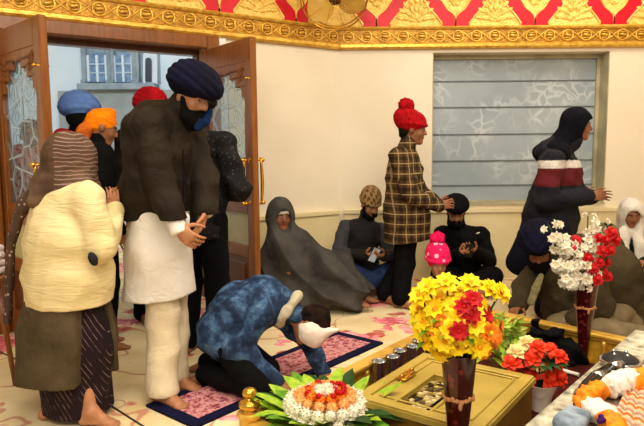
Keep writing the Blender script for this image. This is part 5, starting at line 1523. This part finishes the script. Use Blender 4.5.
# scarlet and cream roses in a white paper wrap
rb = onz(540, 409, ZI + .004); Yr = rb.y; rr_ = lambda x, y, d=0: at(x, y, Yr + d)
ob = bouquet('bunch of scarlet and cream roses in white paper behind the brass box', rb)
b = MB(); top = rr_(541, 382).z - rb.z
b.lathe([(.045, 0), (.055, top * .5), (.085, top), (.080, top), (.050, top * .5), (.04, .01), (.001, .01)], rb, 18, cap=False); b.lathe([(.045, 0), (.001, 0)], rb, 18, cap=False); b.build('paper_wrap', M_whitecl, ob, 40)
me_sc, me_cr = rose_mesh('scarlet_rose', PRO, .046), rose_mesh('cream_rose', PC, .046); tips = []
for x, y, k in ((527, 342, 1), (516, 351, 1), (538, 347, 0), (512, 362, 0), (520, 371, 0), (532, 358, 0), (549, 360, 0), (556, 367, 0), (559, 377, 0), (543, 370, 1), (550, 350, 0), (529, 377, 0), (538, 379, 1), (550, 380, 0), (560, 356, 0)):
    p = rr_(x, y, -.06 + .12 * random.random()); tips.append(p); put(ob, 'flower', me_cr if k else me_sc, p, (p - rr_(540, 385)).normalized() + V((0, -.6, .4)), random.uniform(.9, 1.15))
stems(ob, rb + V((0, 0, .06)), tips)
b = MB()
for i in range(20): a = i * 2.4; d = V((math.cos(a), math.sin(a), .3)); leaf(b, rr_(538, 366) + d * .05, d, (0, 0, 1), .10, .035, .2)
b.build('leaves', PGD, ob, True)

# pale green lilies between
gb = onz(506, 384, ZI + .004); Yg = gb.y; gg = lambda x, y, d=0: at(x, y, Yg + d)
ob = bouquet('pale green lily sprays leaning between the yellow flowers and the roses', gb); tips = []
def lily(name, m):
    b = MB()
    for j in range(6): a = j * PI / 3; leaf(b, V((0, 0, 0)), (math.cos(a) * .75, math.sin(a) * .75, .66), (0, 0, 1), .085, .030, -.25, 5)
    return b.mesh(name, [m], True)
me_l = lily('pale_lily', petal_mat('petal_pale_green', (0.82, 0.84, 0.42), (0.66, 0.74, 0.28)))
for x, y in ((486, 330), (497, 325), (505, 333), (512, 328), (490, 343), (500, 345), (510, 345), (480, 348), (496, 352), (516, 338)):
    p = gg(x, y, random.uniform(-.05, .05)); tips.append(p); put(ob, 'flower', me_l, p, (random.uniform(-.2, .8), -.5, .5), random.uniform(.9, 1.1))
stems(ob, gb, tips, PG)
b = MB()
for i in range(26): p = gg(random.uniform(478, 522), random.uniform(328, 362)); leaf(b, p, (random.uniform(-.4, 1), -.3, random.uniform(-.2, .7)), (0, 0, 1), .12, .03, .2)
b.build('leaves', PLG, ob, True)

# front arrangement: leafy ring round a dome of white, orange and red petals
fb = onz(326, 452, ZI + .004); Yf = fb.y; zc = at(326, 410, Yf).z
ob = empty('floral_arrangement', fb); tag(ob, 'low bowl of white, orange and red petals ringed by broad green leaves', 'flowers')
b = MB(); b.lathe([(.075, 0), (.085, .012), (.05, .03), (.05, .05), (.14, zc - fb.z - .03), (.17, zc - fb.z), (.16, zc - fb.z), (.001, zc - fb.z - .02)], fb, 24, cap=False); b.lathe([(.075, 0), (.001, 0)], fb, 24, cap=False); b.build('bowl', M_brass, ob, 50)
me_pw, me_po, me_pr, me_pc = pom_mesh('white_puff', PW, .036), pom_mesh('orange_puff', PO, .030), pom_mesh('red_puff', PR, .018, 30), pom_mesh('peach_puff', petal_mat('petal_peach', (0.96, 0.76, 0.50), (0.93, 0.56, 0.22)), .030)
cc = V((fb.x, Yf, zc))
for ring, (R, dz, n, me) in enumerate(((.165, .0, 20, me_pw), (.150, .035, 18, me_pw), (.112, .062, 13, me_pc), (.070, .070, 9, me_po), (.080, .088, 8, me_pr))):
    for i in range(n):
        a = 2 * PI * i / n + ring * .3; put(ob, 'flower', me, cc + V((R * math.cos(a), R * math.sin(a), dz + random.uniform(-.006, .006))), (math.cos(a), math.sin(a), .8), random.uniform(.9, 1.12))
for i in range(5): a = i * 1.3; put(ob, 'flower', me_pw, cc + V((.032 * math.cos(a), .032 * math.sin(a), .088)), (0, 0, 1), .75)
for i in range(12): a = i * 2.4; put(ob, 'flower', me_pr, cc + V((.06 + .02 * math.cos(a), .05 * math.sin(a), .098)), (0, 0, 1), .8)
lf_mats = [PG, PLG, PGD]
for i in range(54):
    a = 2 * PI * i / 54 + random.uniform(-.1, .1); d = V((math.cos(a), math.sin(a), random.uniform(.05, .75)))
    b = MB(); leaf(b, cc + V((.13 * math.cos(a), .13 * math.sin(a), -.03)), d, (0, 0, 1), random.uniform(.17, .26), random.uniform(.06, .085), random.uniform(-.1, .35), 6); b.build('leaf', lf_mats[(i * 7 // 3) % 3 if i % 4 else 1], ob, True)

# --- small things inside the rail
pb = onz(396, 441, ZI + .004)
o = empty('lidded_pot', pb); tag(o, 'round cream lidded pot between the leafy bowl and brass box', 'pot'); hh = at(396, 424, pb.y).z - pb.z
M_cream = mat('cream_ceramic', (0.88, 0.82, 0.62), (0.84, 0.76, 0.54), rough=.3, bump=.02)
b = MB(); b.lathe([(.04, 0), (.055, .01), (.062, hh * .6), (.058, hh - .02)], pb, 24); b.build('pot', M_cream, o, 50)
b = MB(); b.lathe([(.061, hh - .022), (.060, hh - .012), (.045, hh + .004), (.014, hh + .012), (.010, hh + .016), (.012, hh + .024), (.004, hh + .028)], pb, 24); b.build('lid', M_cream, o, 50)
cb = onz(552, 346, ZI)
v = Vol().ell(onz(533, 353, ZI) + V((0, .0, .06)), (.10, .09, .11), .04).ell(onz(553, 360, ZI) + V((0, .0, .07)), (.12, .09, .12), .05).ell(onz(570, 363, ZI) + V((0, .0, .05)), (.10, .09, .09), .04).ell(onz(546, 366, ZI) + V((0, .0, .03)), (.10, .08, .06), .05)
v.fold(folds(.030, 40, 4)); v.fold(folds(.012, 80, 9)); v.cut((0, 0, -1), (0, 0, ZI + .004))
tag(vol_obj('folded_cloth', v, .009, M_black), 'crumpled black cloth lying inside the far gold rail', 'cloth')
fl = onz(601, 356, ZI + .004); o = empty('paper_flower', fl); tag(o, 'pink paper flower on a white base beside the farther vase', 'flower')
b = MB(); b.lathe([(.05, 0), (.055, .03), (.04, .05)], fl, 14); b.build('base', M_whitecl, o, 40); put(o, 'bloom', rose_mesh('pink_bloom', PP, .06), fl + V((0, 0, .075)), (0, -.5, 1), 1.0)
c0, c1 = onz(562, 370, ZI + .016), onz(579, 375, ZI + .016); o = empty('candle', c0); tag(o, 'white candle lying on its side in front of the farther vase', 'candle')
b = MB(); b.tube([c0, c1], .011, 12); b.build('wax', M_whitecl, o, 40); b = MB(); b.tube([c1, c1 + (c1 - c0).normalized() * .014 + V((0, 0, .003))], .002, 5); b.build('wick', M_black, o, True)

# --- platform at the right under a silvery cloth
ZP = .43
q0, q1, q2 = onz(534, 424, ZP), onz(606, 360, ZP), onz(650, 338, ZP)
pu = V((q1.x - q0.x, q1.y - q0.y, 0)).normalized(); pn = V((pu.y, -pu.x, 0)); QO = V((q0.x, q0.y, 0)) - pu * .75
QL = (V((q2.x, q2.y, 0)) - QO).dot(pu) + .08; Q = lambda u, n, z: QO + pu * u + pn * n + Z3 * z; QM = frame(pu, -pn, Z3)
QW = 1.25
st = empty('scripture_platform', Q(0, 0, 0)); tag(st, 'low platform draped in a silvery grey brocade cloth at lower right', 'platform')
b = MB(); b.box(Q(QL / 2, QW / 2, ZP / 2 - .004), (QL - .04, QW - .04, ZP - .02), QM, .01); b.build('frame', M_wooddark, st, False)
def brocade():
    t = NT('silver_brocade'); co = t.coord('Object'); w_ = t.noise(co, 28, 3); e = t.voro(co, 22)
    t.base(t.ramp(t.math('ADD', t.math('MULTIPLY', w_, .7), t.math('MULTIPLY', e, .5)), [(.35, (0.46, 0.44, 0.36)), (.55, (0.72, 0.70, 0.60)), (.8, (0.88, 0.86, 0.77))])); t.bump(e, .4, .004); return t.set(.4, .15, .4)
b = MB()
def clothfn(s, t):
    u = s * QL; k = t * 1.75
    wob = .010 * math.sin(u * 19 + 2 * math.sin(u * 5))
    if k < .35: return Q(u, -.012 - wob * (1 - k / .35) * 1.2, .09 + (ZP + .006 - .09) * k / .35)
    n = (k - .35) / 1.40 * QW
    return Q(u, n - .012 + .0, ZP + .008 + .006 * math.sin(u * 23 + n * 9) * min(1, n * 10))
b.grid(clothfn, 90, 60)
b.build('brocade_cloth', brocade(), st, True)
# darker inner spread
def innermat():
    t = NT('tan_printed_spread'); co = t.coord('Object'); n = t.noise(co, 16, 4)
    t.base(t.ramp(n, [(.35, (0.24, 0.18, 0.15)), (.5, (0.52, 0.42, 0.36)), (.65, (0.78, 0.68, 0.60))])); t.bump(n, .3, .004); return t.set(.8, 0, .2)
b = MB(); b.grid(lambda s, t: Q(.10 + s * (QL - .30), .17 + t * (QW - .25) - .05 * math.sin(s * 3), ZP + .020 + .006 * math.sin(s * 30 + t * 8)), 60, 30)
tag(b.build('printed_spread', innermat(), None, True), 'tan and brown printed spread on the silvery platform', 'cloth')
zt = ZP + .03; onp = lambda x, y, dz=0: onz(x, y, zt + dz)
# sword in a curved black scabbard and a round boss
sw = empty('curved_sword', onp(600, 376)); tag(sw, 'curved black scabbard with silver fittings lying on the silvery platform', 'sword')
pts = [onp(x, y, .02) for x, y in ((577, 405), (581, 394), (588, 384), (598, 375), (612, 367))]
b = MB(); b.tube(pts, [.014, .023, .025, .025, .024], 10, flat=.6); b.build('scabbard', mat('black_lacquer', (0.03, 0.03, 0.03), rough=.2, bump=0), sw, True)
b = MB(); 
for k in (1, 3):
    b = MB(); b.tube([pts[k] * .8 + pts[k - 1] * .2, pts[k] * .9 + pts[k + 1] * .1], .027, 10, flat=.7); b.build('fitting', M_steel, sw, True)
b = MB(); b.tube([pts[4], onp(622, 364, .02)], [.022, .016], 8); b.build('hilt', M_steel, sw, True)
sh = onp(620, 362); o = empty('round_shield', sh); tag(o, 'small dark round shield with a silver rim beside the scabbard', 'shield')
b = MB(); b.lathe([(.075, .0), (.070, .018), (.045, .034), (.015, .040), (.001, .041)], sh, 28); b.build('dome', mat('blackened_metal', (0.20, 0.19, 0.18), (0.10, 0.10, 0.10), rough=.6, metal=.2, scale=30), o, True)
b = MB(); b.torus(sh + V((0, 0, .006)), .077, .008, n=30, m=6); 
for k in range(4): a = k * PI / 2 + .4; b.ball(sh + V((.035 * math.cos(a), .035 * math.sin(a), .038)), .009, n=8, m=5)
b.build('silver_rim', M_steel, o, True)
# marigold garland in orange and white lengths
ga = empty('flower_garland', onp(600, 395)); tag(ga, 'marigold garland of alternating orange and white lengths on the platform', 'garland')
M_mo, M_mw = petal_mat('marigold_orange', (0.98, 0.60, 0.05), (0.92, 0.44, 0.03)), petal_mat('garland_white', (0.95, 0.92, 0.86), (0.86, 0.82, 0.76))
def length(pl, m, r):
    v = Vol(); v.chain([onp(x, y, r) for x, y in pl], [r] * len(pl), .01); v.fold(folds(.006, 150, 3)); v.fold(folds(.003, 300, 5)); vol_obj('garland_length', v, .0055, m, ga)
length(((650, 374), (641, 377), (634, 382)), M_mo, .034); length(((630, 379), (620, 382), (611, 386)), M_mw, .040); length(((607, 389), (597, 391), (587, 394), (584, 401), (588, 406)), M_mo, .030)
length(((592, 409), (599, 412), (606, 416)), M_mw, .036); length(((608, 419), (614, 425), (618, 433)), M_mo, .034)
b = MB()
for x, y in ((601, 417), (603, 420), (600, 421)): b.ball(onp(x, y, .06), .010, n=8, m=6)
b.build('blue_bead', cloth('violet_thread', (0.28, 0.12, 0.42)), ga, True)
# striped orange cloth pleated across the corner, and a pale blue cushion
def strm():
    t = NT('orange_striped_cloth'); co = t.coord('Object', rot=(0, 0, -.45)); s3 = t.sep(co)
    q = t.math('FRACT', t.math('MULTIPLY', t.math('ADD', s3[0], t.math('MULTIPLY', t.noise(co, 3), .03)), 13.0))
    t.base(t.ramp(q, [(0.0, (0.92, 0.45, 0.12)), (.22, (0.88, 0.36, 0.10)), (.3, (0.88, 0.78, 0.66)), (.55, (0.60, 0.42, 0.34)), (.8, (0.84, 0.70, 0.58))])); t.bump(q, .4, .006); return t.set(.8, 0, .2)
A0, A1, A2, A3 = onp(604, 440), onp(628, 390), onp(672, 380), onp(672, 440)
b = MB(); b.grid(lambda s, t: (A0 * (1 - s) + A3 * s) * (1 - t) + (A1 * (1 - s) + A2 * s) * t + V((0, 0, .012 + .010 * abs(math.sin(s * 16 + t * 2)))), 70, 20)
tag(b.build('striped_cloth', strm(), None, True), 'pleated orange and cream striped cloth on the platform beside the garland', 'cloth')
v = Vol().box(onp(574, 420, .03), (.045, .075, .026), .022, .01, R=[tuple(pn), tuple(pu), (0, 0, 1)]); v.fold(folds(.004, 30, 3))
tag(vol_obj('cushion', v, .007, mat('pale_blue_print', (0.62, 0.68, 0.74), (0.36, 0.42, 0.48), rough=.8, scale=16)), 'small pale blue patterned cushion near the garland on the platform', 'cushion')

# --- prayer rug under the boy
ro, r1, r2 = onz(146, 407, 0), onz(337, 333, 0), onz(379, 346, 0)
ru = (r1 - ro); RL = ru.length; ru.normalize(); rn = V((ru.y, -ru.x, 0)); RW = min((r2 - r1).dot(rn), 0.62)
K = lambda u, n, z: V((ro.x, ro.y, 0)) + ru * u + rn * n + Z3 * z; KM = frame(ru, -rn, Z3)
rg = empty('prayer_rug', K(0, 0, 0)); tag(rg, 'long dusty pink rug with a navy border under the kneeling boy', 'rug')
def rugm():
    t = NT('pink_rug_pile'); co = t.coord('Object'); n = t.noise(co, 55, 3); e = t.voro(co, 24)
    t.base(t.ramp(t.math('ADD', t.math('MULTIPLY', n, .8), t.math('MULTIPLY', e, .4)), [(.38, (0.36, 0.10, 0.14)), (.52, (0.62, 0.30, 0.34)), (.68, (0.82, 0.58, 0.58))])); t.bump(n, .5, .006); return t.set(.95, 0, .1)
b = MB(); b.box(K(RL / 2, RW / 2, .008), (RL - .14, RW - .12, .016), KM); b.build('field', rugm(), rg, False)
b = MB()
for u0, u1, n0, n1 in ((0, RL, 0, .065), (0, RL, RW - .065, RW), (0, .075, .065, RW - .065), (RL - .075, RL, .065, RW - .065)): b.box(K((u0 + u1) / 2, (n0 + n1) / 2, .0075), (u1 - u0, n1 - n0, .015), KM)
b.build('border', cloth('navy_rug_border', (0.08, 0.09, 0.22), (0.05, 0.06, 0.15), scale=40), rg, False)

# --- wall fan above the corner
fc = at(334, -5, 5.72); fa = V((-.10, -.86, -.50)).normalized(); fx, fy, fz = ortho(fa); FM = frame(fx, fy, fz)
fan = empty('wall_fan', fc); tag(fan, 'golden wall fan with broad blades in the corner above the cornice', 'fan')
M_fan = mat('amber_blade', (0.86, 0.70, 0.30), (0.74, 0.56, 0.18), rough=.35, scale=5, bump=.03, spec=.6)
b = MB(); b.lathe([(.085, -.14), (.10, -.10), (.10, -.02), (.05, .01)], fc, 20, FM); b.build('motor_housing', M_wooddark, fan, 40)
b = MB(); b.ball(fc + fa * .03, .045); b.build('hub', M_wooddark, fan, True)
for k in range(3):
    a = 2 * PI * k / 3 + 2.75; b = MB()
    d = fx * math.cos(a) + fy * math.sin(a); t = fa.cross(d)
    for s in (-.006, .006):
        vs = []
        for i in range(9):
            u = i / 8; r = .05 + .24 * u; w = .13 * math.sin(PI * (.12 + .80 * u)) ** .7
            for j in (-1, -.5, 0, .5, 1): vs.append(fc + fa * (.01 + s) + d * (r + .02 * (1 - j * j)) + t * (w * j) + fa * (.06 * j * (1 - .5 * u)))
        b._add(vs, [(i * 5 + j, i * 5 + j + 1, i * 5 + j + 6, i * 5 + j + 5) for i in range(8) for j in range(4)])
    b.build('blade', M_fan, fan, True)
b = MB()
for off, R in ((.055, .31), (-.055, .31)): b.torus(fc + fa * off, R, .007, FM, 40, 6)
for k in range(10):
    a = 2 * PI * k / 10; d = fx * math.cos(a) + fy * math.sin(a); b.tube([fc + fa * .075 + d * .04, fc + fa * .085 + d * .18, fc + fa * .055 + d * .31, fc - fa * .055 + d * .31], .0022, 5)
b.build('guard', M_brass, fan, True)
b = MB(); b.tube([fc - fa * .13, V((fc.x, fc.y, fc.z)) - fa * .22, V((CX - .02, CY - .03, fc.z + .14))], .03, 8); b.build('bracket', M_wooddark, fan, True)
# --- stool with folded white cloth at the far left
sb = at(-22, 300, 3.35); so = V((sb.x, sb.y, 0)); zt_ = at(0, 276, 3.35).z
o = empty('stool', so); tag(o, 'wooden stool at the left edge behind the woman', 'stool')
b = MB(); b.lathe([(.15, zt_ - .035), (.16, zt_ - .025), (.16, zt_ - .008), (.15, zt_ - .001)], so, 20); b.build('seat', M_wood, o, 40)
for k in range(3):
    a = k * 2.094 + .5; b = MB(); b.tube([so + V((.10 * math.cos(a), .10 * math.sin(a), zt_ - .03)), so + V((.16 * math.cos(a), .16 * math.sin(a), .002))], [.018, .014], 8); b.build('leg', M_wood, o, True)
v = Vol()
for k in range(4): v.box(so + V((.0, 0, zt_ + .022 + .042 * k)), (.13 - .004 * k, .11, .02), .018, .004)
v.fold(folds(.003, 40, 2)); tag(vol_obj('folded_cloth', v, .008, cloth('pinkish_white_cloth', (0.88, 0.82, 0.82))), 'folded pinkish white cloth stacked on the wooden stool', 'cloth')
# ------------------------------------------------------------------ light
W = bpy.data.worlds.new('world'); SC.world = W; W.use_nodes = True
W.node_tree.nodes['Background'].inputs[0].default_value = (1.0, 0.93, 0.82, 1)
W.node_tree.nodes['Background'].inputs[1].default_value = 0.50
def area(name, loc, target, size, power, c):
    l = bpy.data.lights.new(name, 'AREA'); l.shape = 'RECTANGLE'; l.size, l.size_y = size; l.energy = power; l.color = c
    o = bpy.data.objects.new(name, l); COL.objects.link(o); o.location = loc
    o.rotation_euler = (V(target) - V(loc)).to_track_quat('-Z', 'Y').to_euler(); return o
area('ceiling_light_main', (0.4, 2.6, 3.7), (0.4, 3.4, 0), (3.5, 2.0), 150, (1.0, 0.90, 0.75))
area('ceiling_light_front', (0.2, -0.6, 3.6), (0.2, 4.5, 0.6), (4.0, 1.5), 150, (1.0, 0.91, 0.77))
area('ceiling_light_back', (2.2, 4.8, 3.7), (2.0, 5.2, 0), (2.5, 1.2), 55, (1.0, 0.91, 0.77))
area('courtyard_fill_light', (-2.9, 7.6, 4.2), (-3.2, 11.0, 1.8), (3.0, 2.0), 330, (0.82, 0.92, 1.0))  # added cool fill, no visible lamp; turns the courtyard facade bright and bluish
SC.view_settings.view_transform = 'Standard'
SC.view_settings.look = 'None'
SC.view_settings.exposure = 0.38
print('script seconds', round(time.time() - T0, 1))
